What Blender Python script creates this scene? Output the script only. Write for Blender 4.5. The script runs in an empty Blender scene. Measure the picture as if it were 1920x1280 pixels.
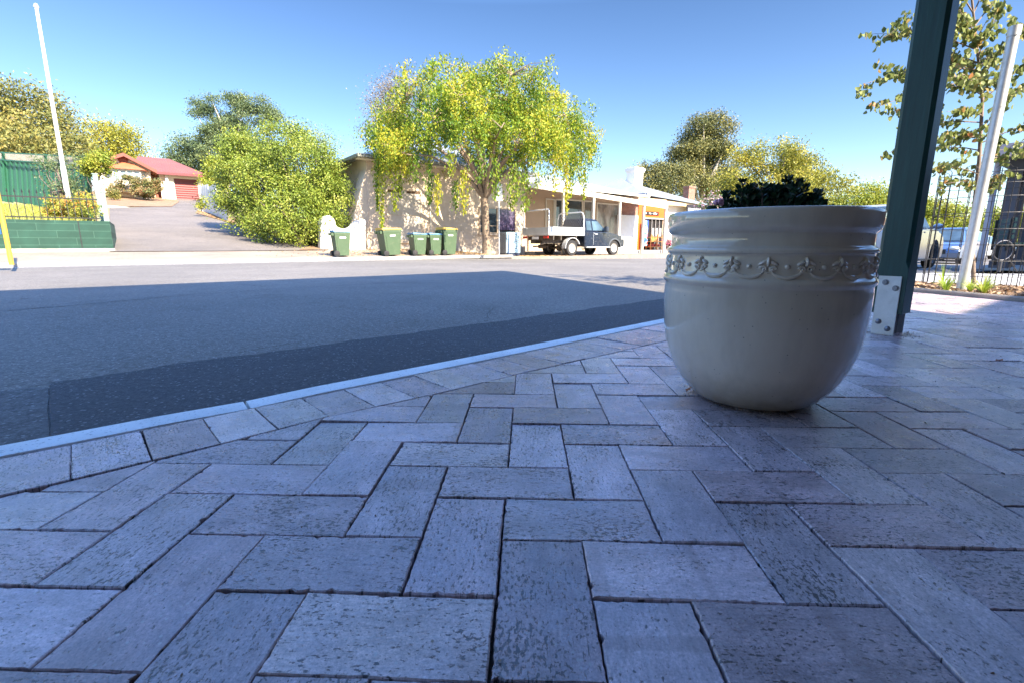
import bpy, bmesh, math, random
import numpy as np
from mathutils import Vector, Matrix
random.seed(7); rng = np.random.default_rng(7)
C = bpy.context.scene.collection
PI = math.pi
# ------------------------------------------------------------ camera model
F, PIT, EYE = 905.0, math.atan(0.2), 0.414
cp, sp = math.cos(PIT), math.sin(PIT)
def ray(x, y):
    """horizontal tangent and rise per metre of forward depth, for a place seen in the photo"""
    yc = (640 - y) / F
    f = cp + sp * yc
    return (x - 960) / F / f, (-sp + cp * yc) / f
def AT(x, y, Y):
    t, u = ray(x, y); return Vector((t * Y, Y, EYE + u * Y))
def UP(x, y, z=0.0):
    t, u = ray(x, y); Y = (z - EYE) / u; return Vector((t * Y, Y, z))
D = Vector((.8, .6, 0)); N = Vector((-.6, .8, 0)); SA = math.atan2(.6, .8)
def S(s, n, z=0.0): return Vector((.8 * s - .6 * n, .6 * s + .8 * n, z))
def sn(p): return (.8 * p.x + .6 * p.y, -.6 * p.x + .8 * p.y)
def PN(x, y, n):
    """street coordinates (s, z) where the line of sight meets the upright plane n = const"""
    t, u = ray(x, y); Y = n / (.8 - .6 * t); return (.8 * t + .6) * Y, EYE + u * Y
def sst(a, b, x):
    t = min(1, max(0, (x - a) / (b - a))); return t * t * (3 - 2 * t)
ROADZ = -.10
def terr(s, n):
    w = sst(9.5, 14.0, s)
    if n < 19.5: h = .07 * max(0, n - 16)
    else: h = .245 + .118 * (n - 19.5) * (1.0 if n < 62 else 1.0)
    h = min(h, 5.6)
    return h * (1 - w) + (-.096) * w
def roadz(s): return ROADZ - .014 * min(26, max(0, s - 8))
def GR(x, y):
    p = UP(x, y, ROADZ)
    for _ in range(25): p = UP(x, y, roadz(sn(p)[0]))
    return p
def GP(x, y):
    t, u = ray(x, y); a, b = 8.0, 120.0
    def g(Y):
        p = Vector((t * Y, Y, 0)); s, n = sn(p); return EYE + u * Y - terr(s, n)
    Y = a
    while Y < b and g(Y) > 0: Y += .25
    lo, hi = Y - .25, Y
    for _ in range(20):
        m = (lo + hi) / 2
        if g(m) > 0: lo = m
        else: hi = m
    p = Vector((t * hi, hi, 0)); p.z = terr(*sn(p)); return p
# ------------------------------------------------------------ objects
def link(o, parent=None):
    C.objects.link(o)
    if parent is not None: o.parent = parent
    return o
def tag(o, label=None, cat=None, group=None, kind=None):
    if label: o['label'] = label
    if cat: o['category'] = cat
    if group: o['group'] = group
    if kind: o['kind'] = kind
    return o
def thing(name, label, cat, loc=(0, 0, 0), rz=0.0, group=None):
    o = bpy.data.objects.new(name, None); o.empty_display_size = .2
    link(o); o.location = loc; o.rotation_euler = (0, 0, rz)
    return tag(o, label, cat, group)
def sthing(name, label, cat, s, n, z, group=None): return thing(name, label, cat, S(s, n, z), SA, group)
def copy_tree(o, parent=None):
    c = o.copy(); C.objects.link(c); c.parent = parent
    for ch in o.children: copy_tree(ch, c)
    return c
class MB:
    def __init__(s): s.v = []; s.f = []; s.m = []
    def add(s, vs, fs, mi=0, M=None):
        b = len(s.v)
        for p in vs:
            p = Vector(p)
            s.v.append(tuple(M @ p) if M is not None else tuple(p))
        for f in fs: s.f.append(tuple(b + i for i in f)); s.m.append(mi)
        return s
    def box(s, x0, x1, y0, y1, z0, z1, mi=0, M=None):
        return s.add([(x0,y0,z0),(x1,y0,z0),(x1,y1,z0),(x0,y1,z0),(x0,y0,z1),(x1,y0,z1),(x1,y1,z1),(x0,y1,z1)],
            [(0,3,2,1),(4,5,6,7),(0,1,5,4),(1,2,6,5),(2,3,7,6),(3,0,4,7)], mi, M)
    def prism(s, poly, a, b, axis='y', mi=0, M=None, poly2=None):
        n = len(poly); q = poly2 or poly
        mk = {'y': lambda p, t: (p[0], t, p[1]), 'z': lambda p, t: (p[0], p[1], t), 'x': lambda p, t: (t, p[0], p[1])}[axis]
        vs = [mk(p, a) for p in poly] + [mk(p, b) for p in q]
        fs = [tuple(range(n)), tuple(reversed(range(n, 2 * n)))] + [(i, n + i, n + (i + 1) % n, (i + 1) % n) for i in range(n)]
        return s.add(vs, fs, mi, M)
    def tube(s, pts, rad, k=8, mi=0, cap=True, M=None):
        pts = [Vector(p) for p in pts]; n = len(pts)
        if not isinstance(rad, (list, tuple)): rad = [rad] * n
        vs = []; up = Vector((0, 0, 1))
        for i, p in enumerate(pts):
            t = (pts[min(i + 1, n - 1)] - pts[max(i - 1, 0)]).normalized()
            if i == 0:
                a = t.orthogonal().normalized()
            else:
                a = (a - t * a.dot(t))
                a = a.normalized() if a.length > 1e-6 else t.orthogonal().normalized()
            b = t.cross(a)
            for j in range(k):
                q = 2 * PI * j / k; vs.append(p + (a * math.cos(q) + b * math.sin(q)) * rad[i])
        fs = [(i * k + j, i * k + (j + 1) % k, (i + 1) * k + (j + 1) % k, (i + 1) * k + j) for i in range(n - 1) for j in range(k)]
        if cap: fs += [tuple(reversed(range(k))), tuple(range((n - 1) * k, n * k))]
        return s.add(vs, fs, mi, M)
    def lathe(s, prof, k=32, mi=0, M=None, close=False):
        n = len(prof); vs = [(r * math.cos(2 * PI * j / k), r * math.sin(2 * PI * j / k), z) for r, z in prof for j in range(k)]
        fs = [(i * k + j, i * k + (j + 1) % k, (i + 1) * k + (j + 1) % k, (i + 1) * k + j) for i in range(n - 1) for j in range(k)]
        if close: fs += [tuple(reversed(range(k))), tuple(range((n - 1) * k, n * k))]
        return s.add(vs, fs, mi, M)
    def ball(s, c, r, k=12, l=8, mi=0, M=None, R=None):
        if not isinstance(r, (list, tuple)): r = (r, r, r)
        vs = []; c = Vector(c)
        for i in range(l + 1):
            a = PI * i / l
            for j in range(k):
                b = 2 * PI * j / k
                p = Vector((r[0] * math.sin(a) * math.cos(b), r[1] * math.sin(a) * math.sin(b), r[2] * math.cos(a)))
                if R is not None: p = R @ p
                vs.append(c + p)
        fs = [(i * k + j, (i + 1) * k + j, (i + 1) * k + (j + 1) % k, i * k + (j + 1) % k) for i in range(l) for j in range(k)]
        return s.add(vs, fs, mi, M)
    def poly(s, pts, mi=0, M=None): return s.add(pts, [tuple(range(len(pts)))], mi, M)
    def build(s, name, mats, parent=None, smooth=None, bevel=0, seg=2, off=None):
        me = bpy.data.meshes.new(name)
        v = s.v if off is None else [(x - off[0], y - off[1], z - off[2]) for x, y, z in s.v]
        me.from_pydata(v, [], s.f)
        if not isinstance(mats, (list, tuple)): mats = [mats]
        for m in mats: me.materials.append(m)
        me.polygons.foreach_set('material_index', s.m)
        bm = bmesh.new(); bm.from_mesh(me)
        bmesh.ops.remove_doubles(bm, verts=bm.verts, dist=1e-6)
        bmesh.ops.recalc_face_normals(bm, faces=bm.faces)
        if bevel: 
            es = [e for e in bm.edges if len(e.link_faces) == 2 and e.calc_face_angle(0) > .5]
            bmesh.ops.bevel(bm, geom=es, offset=bevel, segments=seg, affect='EDGES', clamp_overlap=True)
        bm.to_mesh(me); bm.free()
        if smooth or bevel:
            me.polygons.foreach_set('use_smooth', [True] * len(me.polygons))
            me.set_sharp_from_angle(angle=math.radians(smooth or 35))
        o = bpy.data.objects.new(name, me); link(o, parent)
        return o
# ------------------------------------------------------------ materials
MATS = {}
class NT:
    def __init__(s, name):
        m = bpy.data.materials.new(name); m.use_nodes = True; s.m = m; s.t = m.node_tree
        s.b = s.t.nodes['Principled BSDF']; s.x = 0
    def n(s, typ, **kw):
        nd = s.t.nodes.new(typ)
        for k, v in kw.items():
            if k in nd.inputs: nd.inputs[k].default_value = v
            else: setattr(nd, k, v)
        return nd
    def l(s, a, b): s.t.links.new(a, b)
    def co(s, kind='Object', scale=(1, 1, 1)):
        t = s.n('ShaderNodeTexCoord'); mp = s.n('ShaderNodeMapping'); mp.inputs['Scale'].default_value = scale
        s.l(t.outputs[kind], mp.inputs['Vector']); return mp.outputs['Vector']
    def noise(s, vec, scale, detail=4, rough=.55):
        nd = s.n('ShaderNodeTexNoise'); nd.inputs['Scale'].default_value = scale; nd.inputs['Detail'].default_value = detail
        nd.inputs['Roughness'].default_value = rough; s.l(vec, nd.inputs['Vector']); return nd.outputs['Fac']
    def vor(s, vec, scale, feature='F1'):
        nd = s.n('ShaderNodeTexVoronoi'); nd.feature = feature; nd.inputs['Scale'].default_value = scale; s.l(vec, nd.inputs['Vector']); return nd
    def ramp(s, fac, stops, interp='LINEAR'):
        nd = s.n('ShaderNodeValToRGB'); cr = nd.color_ramp; cr.interpolation = interp
        while len(cr.elements) < len(stops): cr.elements.new(.5)
        for e, (p, c) in zip(cr.elements, stops):
            e.position = p; e.color = (c[0], c[1], c[2], 1) if isinstance(c, (tuple, list)) else (c, c, c, 1)
        s.l(fac, nd.inputs['Fac']); return nd.outputs['Color']
    def mix(s, fac, a, b, mode='MIX'):
        nd = s.n('ShaderNodeMix'); nd.data_type = 'RGBA'; nd.blend_type = mode
        for sock, v in ((nd.inputs['Factor'], fac), (nd.inputs['A'], a), (nd.inputs['B'], b)):
            pass
        ins = [i for i in nd.inputs if i.type == 'RGBA']
        fi = nd.inputs[0]
        if isinstance(fac, (int, float)): fi.default_value = fac
        else: s.l(fac, fi)
        for i, v in zip(ins, (a, b)):
            if isinstance(v, (tuple, list)): i.default_value = (v[0], v[1], v[2], 1)
            else: s.l(v, i)
        return [o for o in nd.outputs if o.type == 'RGBA'][0]
    def math(s, op, a, b=None):
        nd = s.n('ShaderNodeMath'); nd.operation = op
        for i, v in enumerate((a, b)):
            if v is None: continue
            if isinstance(v, (int, float)): nd.inputs[i].default_value = v
            else: s.l(v, nd.inputs[i])
        return nd.outputs[0]
    def bump(s, h, strength=.3, dist=.01):
        nd = s.n('ShaderNodeBump'); nd.inputs['Strength'].default_value = strength; nd.inputs['Distance'].default_value = dist
        s.l(h, nd.inputs['Height']); s.l(nd.outputs['Normal'], s.b.inputs['Normal'])
    def col(s, c):
        if isinstance(c, (tuple, list)): s.b.inputs['Base Color'].default_value = (*c[:3], 1)
        else: s.l(c, s.b.inputs['Base Color'])
def simple(name, col, rough=.6, metal=0, var=.12, scale=3.0, bump=0, bscale=60, coat=0, coords='Object', stretch=(1,1,1), dirt=None):
    """a colour with soft unevenness, wear and a little bump"""
    if name in MATS: return MATS[name]
    t = NT(name); v = t.co(coords, stretch)
    n1 = t.noise(v, scale, 6, .6)
    lo = tuple(c * (1 - var) for c in col); hi = tuple(min(1, c * (1 + var)) for c in col)
    cc = t.ramp(n1, [(.3, lo), (.7, hi)])
    if dirt:
        n2 = t.noise(v, scale * 2.3, 8, .7); f = t.ramp(n2, [(.52, 0.0), (.72, dirt[3])])
        cc = t.mix(f, cc, dirt[:3])
    t.col(cc)
    t.b.inputs['Roughness'].default_value = rough; t.b.inputs['Metallic'].default_value = metal
    t.b.inputs['Coat Weight'].default_value = coat; t.b.inputs['Coat Roughness'].default_value = .08
    if bump: t.bump(t.noise(v, bscale, 4), bump, .01)
    MATS[name] = t.m; return t.m
def leafmat(name, stops, trans=.35, rough=.5, clump=.5):
    t = NT(name); at = t.n('ShaderNodeAttribute'); at.attribute_name = 'rnd'
    sep = t.n('ShaderNodeSeparateColor'); t.l(at.outputs['Color'], sep.inputs['Color'])
    f = t.math('ADD', t.math('MULTIPLY', sep.outputs[0], 1 - clump), t.math('MULTIPLY', sep.outputs[1], clump))
    c = t.ramp(f, stops); t.col(c); t.b.inputs['Roughness'].default_value = rough
    t.b.inputs['Specular IOR Level'].default_value = .3
    tr = t.n('ShaderNodeBsdfTranslucent'); t.l(c, tr.inputs['Color'])
    mx = t.n('ShaderNodeMixShader'); mx.inputs[0].default_value = trans
    t.l(t.b.outputs[0], mx.inputs[1]); t.l(tr.outputs[0], mx.inputs[2])
    out = [n for n in t.t.nodes if n.type == 'OUTPUT_MATERIAL'][0]; t.l(mx.outputs[0], out.inputs['Surface'])
    MATS[name] = t.m; return t.m
def glass(name, col=(.02, .03, .035), rough=.04):
    if name in MATS: return MATS[name]
    t = NT(name); v = t.co('Object')
    t.col(t.ramp(t.noise(v, 1.2, 3), [(.35, col), (.7, tuple(c * 2.2 for c in col))]))
    t.b.inputs['Roughness'].default_value = rough; t.b.inputs['Specular IOR Level'].default_value = .8
    MATS[name] = t.m; return t.m
# asphalt
def asphalt(name, base, spk, rough=.85):
    t = NT(name); v = t.co('Object')
    big = t.ramp(t.noise(v, .35, 6, .6), [(.3, tuple(c * .76 for c in base)), (.7, tuple(c * 1.22 for c in base))])
    fine = t.ramp(t.noise(v, 110, 4, .8), [(.35, .50), (.65, 1.5)])
    c = t.mix(1, big, fine, 'MULTIPLY'); c = t.mix(1, c, t.ramp(t.noise(v, 38, 3, .6), [(.35, .74), (.65, 1.26)]), 'MULTIPLY')
    crk = t.vor(v, .55, 'DISTANCE_TO_EDGE'); wv = t.math('ADD', crk.outputs['Distance'], t.math('MULTIPLY', t.math('SUBTRACT', t.noise(v, 6, 5, .7), .5), .05)); cm = t.math('MULTIPLY', t.math('LESS_THAN', t.math('ABSOLUTE', wv), .0022), t.math('GREATER_THAN', t.noise(v, .5, 2), .52)); c = t.mix(t.math('MULTIPLY', cm, .6), c, tuple(x * .35 for x in base))
    vo = t.vor(v, 95); sel = t.n('ShaderNodeSeparateColor'); t.l(vo.outputs['Color'], sel.inputs['Color'])
    f = t.math('MULTIPLY', t.math('GREATER_THAN', sel.outputs[0], .90), t.math('LESS_THAN', vo.outputs['Distance'], .42))
    c = t.mix(t.math('MULTIPLY', f, .8), c, spk)
    st = t.ramp(t.noise(v, 1.7, 8, .7), [(.55, 0.0), (.72, .55)]); c = t.mix(st, c, tuple(x * .55 for x in base))
    t.col(c); t.b.inputs['Roughness'].default_value = rough
    t.bump(t.math('ADD', t.noise(v, 160, 3, .8), t.math('MULTIPLY', vo.outputs['Distance'], -.6)), .55, .006)
    return t.m
M_road = asphalt('asphalt', (.165, .148, .128), (.40, .37, .34))
M_patch = asphalt('asphalt_new', (.058, .059, .062), (.22, .22, .22))
M_gut = asphalt('asphalt_old', (.105, .10, .095), (.3, .29, .28))
M_drive = asphalt('drive_asphalt', (.165, .14, .118), (.28, .25, .22))
# concrete
def concrete(name, base, sc=6, b=.25, stain=.35):
    t = NT(name); v = t.co('Object')
    c = t.ramp(t.noise(v, sc, 8, .65), [(.25, tuple(x * .75 for x in base)), (.75, tuple(min(1, x * 1.12) for x in base))])
    f = t.ramp(t.noise(v, sc * .6, 8, .75), [(.55, 0.0), (.75, stain)]); c = t.mix(f, c, (base[0] * .4, base[1] * .38, base[2] * .34))
    p = t.ramp(t.noise(v, 140, 2), [(.28, .55), (.40, 1.0)]); c = t.mix(1, c, p, 'MULTIPLY')
    t.col(c); t.b.inputs['Roughness'].default_value = .8; t.bump(t.noise(v, 120, 5, .7), b, .006); MATS[name] = t.m; return t.m
M_kerb = concrete('kerb_concrete', (.90, .90, .88), 5, .25, .12)
M_conc = concrete('pale_concrete', (.44, .42, .38), 3)
M_gutc = concrete('gutter_concrete', (.70, .67, .62), 3)
# foreground paving bricks (uv in metres along each brick, rnd = random per brick)
def brickmat():
    t = NT('clay_paver'); uv = t.n('ShaderNodeUVMap'); uv.uv_map = 'UVMap'; U = uv.outputs['UV']
    at = t.n('ShaderNodeAttribute'); at.attribute_name = 'rnd'; sp_ = t.n('ShaderNodeSeparateColor'); t.l(at.outputs['Color'], sp_.inputs['Color'])
    r, g, b = sp_.outputs[0], sp_.outputs[1], sp_.outputs[2]
    base = t.ramp(r, [(0, (.44, .31, .31)), (.16, (.54, .40, .41)), (.4, (.62, .49, .51)), (.7, (.67, .55, .58)), (.88, (.63, .50, .45)), (1, (.74, .62, .66))])
    mp = t.n('ShaderNodeMapping'); mp.inputs['Scale'].default_value = (1, 2.2, 1); t.l(U, mp.inputs['Vector'])
    mp2 = t.n('ShaderNodeMapping'); mp2.inputs['Scale'].default_value = (1, 3.2, 1); t.l(U, mp2.inputs['Vector'])
    cl = t.ramp(t.noise(mp.outputs[0], 9, 6, .62), [(.28, .62), (.72, 1.34)]); c = t.mix(1, base, cl, 'MULTIPLY')
    # blue grey firing flash
    fl = t.ramp(t.noise(U, 6, 3), [(.45, 0.0), (.7, .55)]); c = t.mix(fl, c, (.41, .36, .43))
    wf_ = t.ramp(t.noise(U, 8, 4, .6), [(.54, 0.0), (.70, .5)]); c = t.mix(t.math('MULTIPLY', wf_, r), c, (.46, .31, .25))
    # darker cross bands left by stacking in the kiln, on some bricks only
    sx = t.n('ShaderNodeSeparateXYZ'); t.l(U, sx.inputs[0])
    loc = t.math('FRACT', sx.outputs[2]) if False else None
    # fine drag texture
    dr = t.ramp(t.noise(mp2.outputs[0], 70, 6, .8), [(.3, .70), (.7, 1.22)]); c = t.mix(1, c, dr, 'MULTIPLY')
    gg = t.ramp(t.noise(U, 300, 3, .8), [(.34, .66), (.5, 1.0), (.68, 1.34)]); c = t.mix(1, c, gg, 'MULTIPLY'); g2 = t.ramp(t.noise(U, 120, 4, .7), [(.34, .82), (.66, 1.18)]); c = t.mix(1, c, g2, 'MULTIPLY')
    # grit, white specks
    vo = t.vor(U, 210); s1 = t.n('ShaderNodeSeparateColor'); t.l(vo.outputs['Color'], s1.inputs['Color'])
    wf = t.math('MULTIPLY', t.math('GREATER_THAN', s1.outputs[0], .955), t.math('LESS_THAN', vo.outputs['Distance'], .38))
    c = t.mix(t.math('MULTIPLY', wf, .6), c, (.58, .55, .52))
    # pits: ragged dark holes, elongated along the brick, more of them on some bricks than on others
    mp3 = t.n('ShaderNodeMapping'); mp3.inputs['Scale'].default_value = (1, 1.9, 1); t.l(U, mp3.inputs['Vector'])
    dens = t.math('MULTIPLY', t.math('SUBTRACT', b, .60), .07)
    big = t.math('MULTIPLY', t.math('SUBTRACT', t.noise(U, 13, 2), .5), .30)
    n1 = t.math('ADD', t.math('ADD', t.noise(mp3.outputs[0], 105, 3, .6), dens), big); pit = t.ramp(n1, [(.600, 0.0), (.622, 1.0)])
    n2 = t.math('ADD', t.math('ADD', t.noise(U, 190, 2, .5), dens), big); pit2 = t.ramp(n2, [(.655, 0.0), (.675, .9)])
    mp4 = t.n('ShaderNodeMapping'); mp4.inputs['Scale'].default_value = (1, 13, 1); t.l(U, mp4.inputs['Vector'])
    crk = t.ramp(t.math('ADD', t.noise(mp4.outputs[0], 24, 3, .5), dens), [(.685, 0.0), (.697, 1.0)])
    pp = t.math('MAXIMUM', t.math('MAXIMUM', pit, pit2), crk)
    c = t.mix(t.math('MULTIPLY', pp, .92), c, (.03, .026, .028))
    # faint darker bands across some bricks, marks of the kiln stack
    bm_ = t.n('ShaderNodeMapping'); bm_.inputs['Scale'].default_value = (1, .02, 1); t.l(U, bm_.inputs['Vector'])
    bd = t.ramp(t.noise(bm_.outputs[0], 13, 1), [(.66, 0.0), (.68, .38), (.74, .38), (.76, 0.0)]); c = t.mix(bd, c, (.27, .20, .20))
    # pale dusty wear
    wr = t.ramp(t.noise(mp2.outputs[0], 26, 7, .75), [(.52, 0.0), (.75, .5)]); c = t.mix(wr, c, (.70, .62, .64))
    # general grime
    gr = t.ramp(t.noise(t.co('Object'), 2.3, 8, .7), [(.42, 0.0), (.72, .38)]); c = t.mix(gr, c, (.22, .195, .18))
    # brightness per brick
    br = t.ramp(g, [(0, .74), (1, 1.24)]); c = t.mix(1, c, br, 'MULTIPLY')
    t.col(c)
    t.b.inputs['Roughness'].default_value = .5
    rr = t.ramp(t.noise(U, 30, 4), [(.3, .22), (.7, .42)]); t.l(rr, t.b.inputs['Roughness'])
    h = t.math('SUBTRACT', t.math('ADD', t.math('MULTIPLY', t.noise(mp2.outputs[0], 90, 5, .75), .55), t.math('MULTIPLY', t.noise(U, 14, 3), .5)), t.math('MULTIPLY', pp, 1.6))
    t.b.inputs['IOR'].default_value = 1.62; t.bump(h, .42, .0028)
    return t.m
M_brick = brickmat()
M_sand = simple('joint_sand', (.05, .042, .036), .95, var=.4, scale=60, bump=.5, bscale=300)
# far footpath pavers
def farpave():
    t = NT('far_pavers'); v = t.co('Object'); br = t.n('ShaderNodeTexBrick')
    br.inputs['Scale'].default_value = 1.0; br.inputs['Brick Width'].default_value = .24; br.inputs['Row Height'].default_value = .12
    br.inputs['Mortar Size'].default_value = .006; br.inputs['Color1'].default_value = (.33, .25, .18, 1); br.inputs['Color2'].default_value = (.27, .21, .16, 1)
    br.inputs['Mortar'].default_value = (.22, .18, .14, 1); t.l(v, br.inputs['Vector'])
    n = t.ramp(t.noise(v, .8, 7, .6), [(.3, .8), (.7, 1.15)]); t.col(t.mix(1, br.outputs['Color'], n, 'MULTIPLY'))
    t.b.inputs['Roughness'].default_value = .85; return t.m
M_far = farpave()
M_soil = simple('dry_soil', (.27, .16, .09), .95, var=.3, scale=2.5, bump=.4, bscale=30, dirt=(.22, .15, .09, .6))
M_grassg = simple('dry_grass_ground', (.30, .25, .11), .95, var=.35, scale=1.6, bump=.5, bscale=20, dirt=(.16, .17, .05, .6))
M_render = simple('cream_render', (.62, .50, .37), .85, var=.07, scale=1.1, bump=.25, bscale=14, dirt=(.45, .34, .24, .4))
M_tanwall = simple('tan_wall', (.55, .39, .26), .85, var=.06, scale=1.5, dirt=(.42, .30, .2, .3))
M_white = simple('white_paint', (.74, .72, .68), .55, var=.05, scale=2, dirt=(.5, .45, .38, .3))
M_cream = simple('cream_paint', (.68, .62, .50), .5, var=.05, scale=2, dirt=(.45, .38, .28, .3))
def corr(name, col, pitch=.1, axis='X', rough=.4, depth=.015, metal=0):
    t = NT(name); v = t.co('Object'); w = t.n('ShaderNodeTexWave'); w.bands_direction = axis; w.inputs['Scale'].default_value = 1 / pitch / 3.1831 * 1.0
    t.l(v, w.inputs['Vector']); f = t.noise(v, .9, 7, .6)
    c = t.ramp(f, [(.3, tuple(x * .85 for x in col)), (.7, tuple(min(1, x * 1.1) for x in col))]); t.col(c)
    t.b.inputs['Roughness'].default_value = rough; t.b.inputs['Metallic'].default_value = metal; t.bump(w.outputs['Fac'], .7, depth); return t.m
M_iron = corr('corrugated_iron', (.33, .34, .35), .09)
M_redroof = corr('red_roof_sheet', (.24, .075, .030), .19)
M_bluegut = simple('grey_gutter', (.22, .27, .33), .4)
M_brickred = None
def redbrick(name, c1, c2, mort, w=.24, h=.086):
    t = NT(name); v = t.co('Object', (1, 1, 1)); rot = t.n('ShaderNodeMapping'); rot.inputs['Rotation'].default_value = (PI / 2, 0, 0)
    t.l(v, rot.inputs['Vector']); br = t.n('ShaderNodeTexBrick'); br.inputs['Scale'].default_value = 1
    br.inputs['Brick Width'].default_value = w; br.inputs['Row Height'].default_value = h; br.inputs['Mortar Size'].default_value = .008
    br.inputs['Color1'].default_value = (*c1, 1); br.inputs['Color2'].default_value = (*c2, 1); br.inputs['Mortar'].default_value = (*mort, 1)
    t.l(rot.outputs[0], br.inputs['Vector']); t.col(t.mix(1, br.outputs['Color'], t.ramp(t.noise(v, 3, 6), [(.3, .8), (.7, 1.15)]), 'MULTIPLY'))
    t.b.inputs['Roughness'].default_value = .85; t.bump(br.outputs['Fac'], -.5, .01); return t.m
M_brickred = redbrick('red_brick', (.36, .14, .08), (.26, .10, .07), (.35, .3, .26))
M_greenblock = redbrick('green_block', (.016, .062, .043), (.012, .050, .034), (.036, .095, .066), .8, .2)
M_bark = simple('grey_bark', (.20, .16, .13), .9, var=.3, scale=9, bump=.8, bscale=26, stretch=(1, 1, .3), dirt=(.36, .29, .2, .5))
M_palebark = simple('pale_bark', (.50, .44, .37), .8, var=.2, scale=5, bump=.5, bscale=20, stretch=(1, 1, .3), dirt=(.25, .2, .16, .6))
M_twig = simple('twig', (.16, .12, .10), .9, var=.25, scale=12)
M_galv = simple('galvanised_steel', (.62, .64, .66), .42, metal=.55, var=.12, scale=14, bump=.08, bscale=90, dirt=(.42, .43, .44, .4))
M_black = simple('black_metal', (.018, .02, .022), .45, metal=.2)
M_rubber = simple('tyre_rubber', (.022, .022, .023), .85, bump=.2, dirt=(.06, .05, .045, .6))
M_dark = simple('dark_interior', (.012, .010, .010), .9)
M_glass = glass('window_glass'); M_glassw = glass('shop_glass', (.09, .085, .075), .05)
# ------------------------------------------------------------ leaf clouds
def leafcloud(name, P, Dr, L, W, mat, parent=None, off=(0, 0, 0), clump=None, fold=0.0, shape='diamond'):
    """P centres, Dr long-axis directions, L lengths, W widths; one small leaf face (or folded pair) each"""
    n = len(P); P = np.asarray(P, float) - np.array(off); Dr = Dr / (np.linalg.norm(Dr, axis=1, keepdims=True) + 1e-9)
    R = rng.normal(size=(n, 3)); X = np.cross(Dr, R); X /= (np.linalg.norm(X, axis=1, keepdims=True) + 1e-9)
    Nn = np.cross(Dr, X)
    L = np.broadcast_to(L, (n,))[:, None]; W = np.broadcast_to(W, (n,))[:, None]
    if fold:
        a = P - Dr * L * .5; b = P + Dr * L * .5; m1 = P - Dr * L * .08 + X * W * .5 + Nn * W * fold; m2 = P - Dr * L * .08 - X * W * .5 + Nn * W * fold
        n1 = P + Dr * L * .28 + X * W * .36 + Nn * W * fold * .6; n2 = P + Dr * L * .28 - X * W * .36 + Nn * W * fold * .6
        V = np.stack([a, m1, n1, b, n2, m2], 1).reshape(-1, 3); k = 6
        idx = np.arange(n)[:, None] * 6
        Fc = np.concatenate([idx + np.array([0, 1, 2, 3]), idx + np.array([0, 3, 4, 5])], 1).reshape(-1, 4)
    else:
        a = P - Dr * L * .5; b = P + Dr * L * .5; c = P + X * W * .5; d = P - X * W * .5
        V = np.stack([a, c, b, d], 1).reshape(-1, 3); k = 4
        Fc = (np.arange(n)[:, None] * 4 + np.arange(4)).reshape(-1, 4)
    me = bpy.data.meshes.new(name); nf = len(Fc)
    me.vertices.add(len(V)); me.vertices.foreach_set('co', V.astype(np.float32).ravel())
    me.loops.add(nf * 4); me.loops.foreach_set('vertex_index', Fc.astype(np.int32).ravel())
    me.polygons.add(nf); me.polygons.foreach_set('loop_start', np.arange(0, nf * 4, 4, dtype=np.int32)); me.polygons.foreach_set('loop_total', np.full(nf, 4, np.int32))
    me.update(calc_edges=True)
    at = me.color_attributes.new('rnd', 'FLOAT_COLOR', 'POINT')
    r = rng.random(n); cl = rng.random(n) if clump is None else clump
    col = np.stack([r, cl, rng.random(n), np.ones(n)], 1).repeat(k, 0)
    at.data.foreach_set('color', col.astype(np.float32).ravel())
    me.materials.append(mat); o = bpy.data.objects.new(name, me); link(o, parent); return o
def randdir(n, bias=(0, 0, 0), amt=1.0):
    d = rng.normal(size=(n, 3)); d /= np.linalg.norm(d, axis=1, keepdims=True); return d * amt + np.array(bias)
def blob_clumps(blobs, nclump, inner=.35):
    vol = np.array([b[3] * b[4] * b[5] for b in blobs]) ** .75; vol = vol / vol.sum(); out = []
    for b, f in zip(blobs, vol):
        k = max(2, int(round(nclump * f))); d = rng.normal(size=(k, 3)); d /= np.linalg.norm(d, axis=1, keepdims=True)
        r = (inner + (1 - inner) * rng.random(k) ** .6)[:, None] * (1 + rng.normal(size=(k, 1)) * .06)
        out.append(np.array(b[:3]) + d * r * np.array(b[3:6]))
    return np.concatenate(out)
def pxblob(x, y, rx, ry, Y, dep=.8):
    c = AT(x, y, Y); k = Y / 915.0; return (c.x, c.y, c.z, rx * k, rx * k * dep, ry * k)
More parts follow.
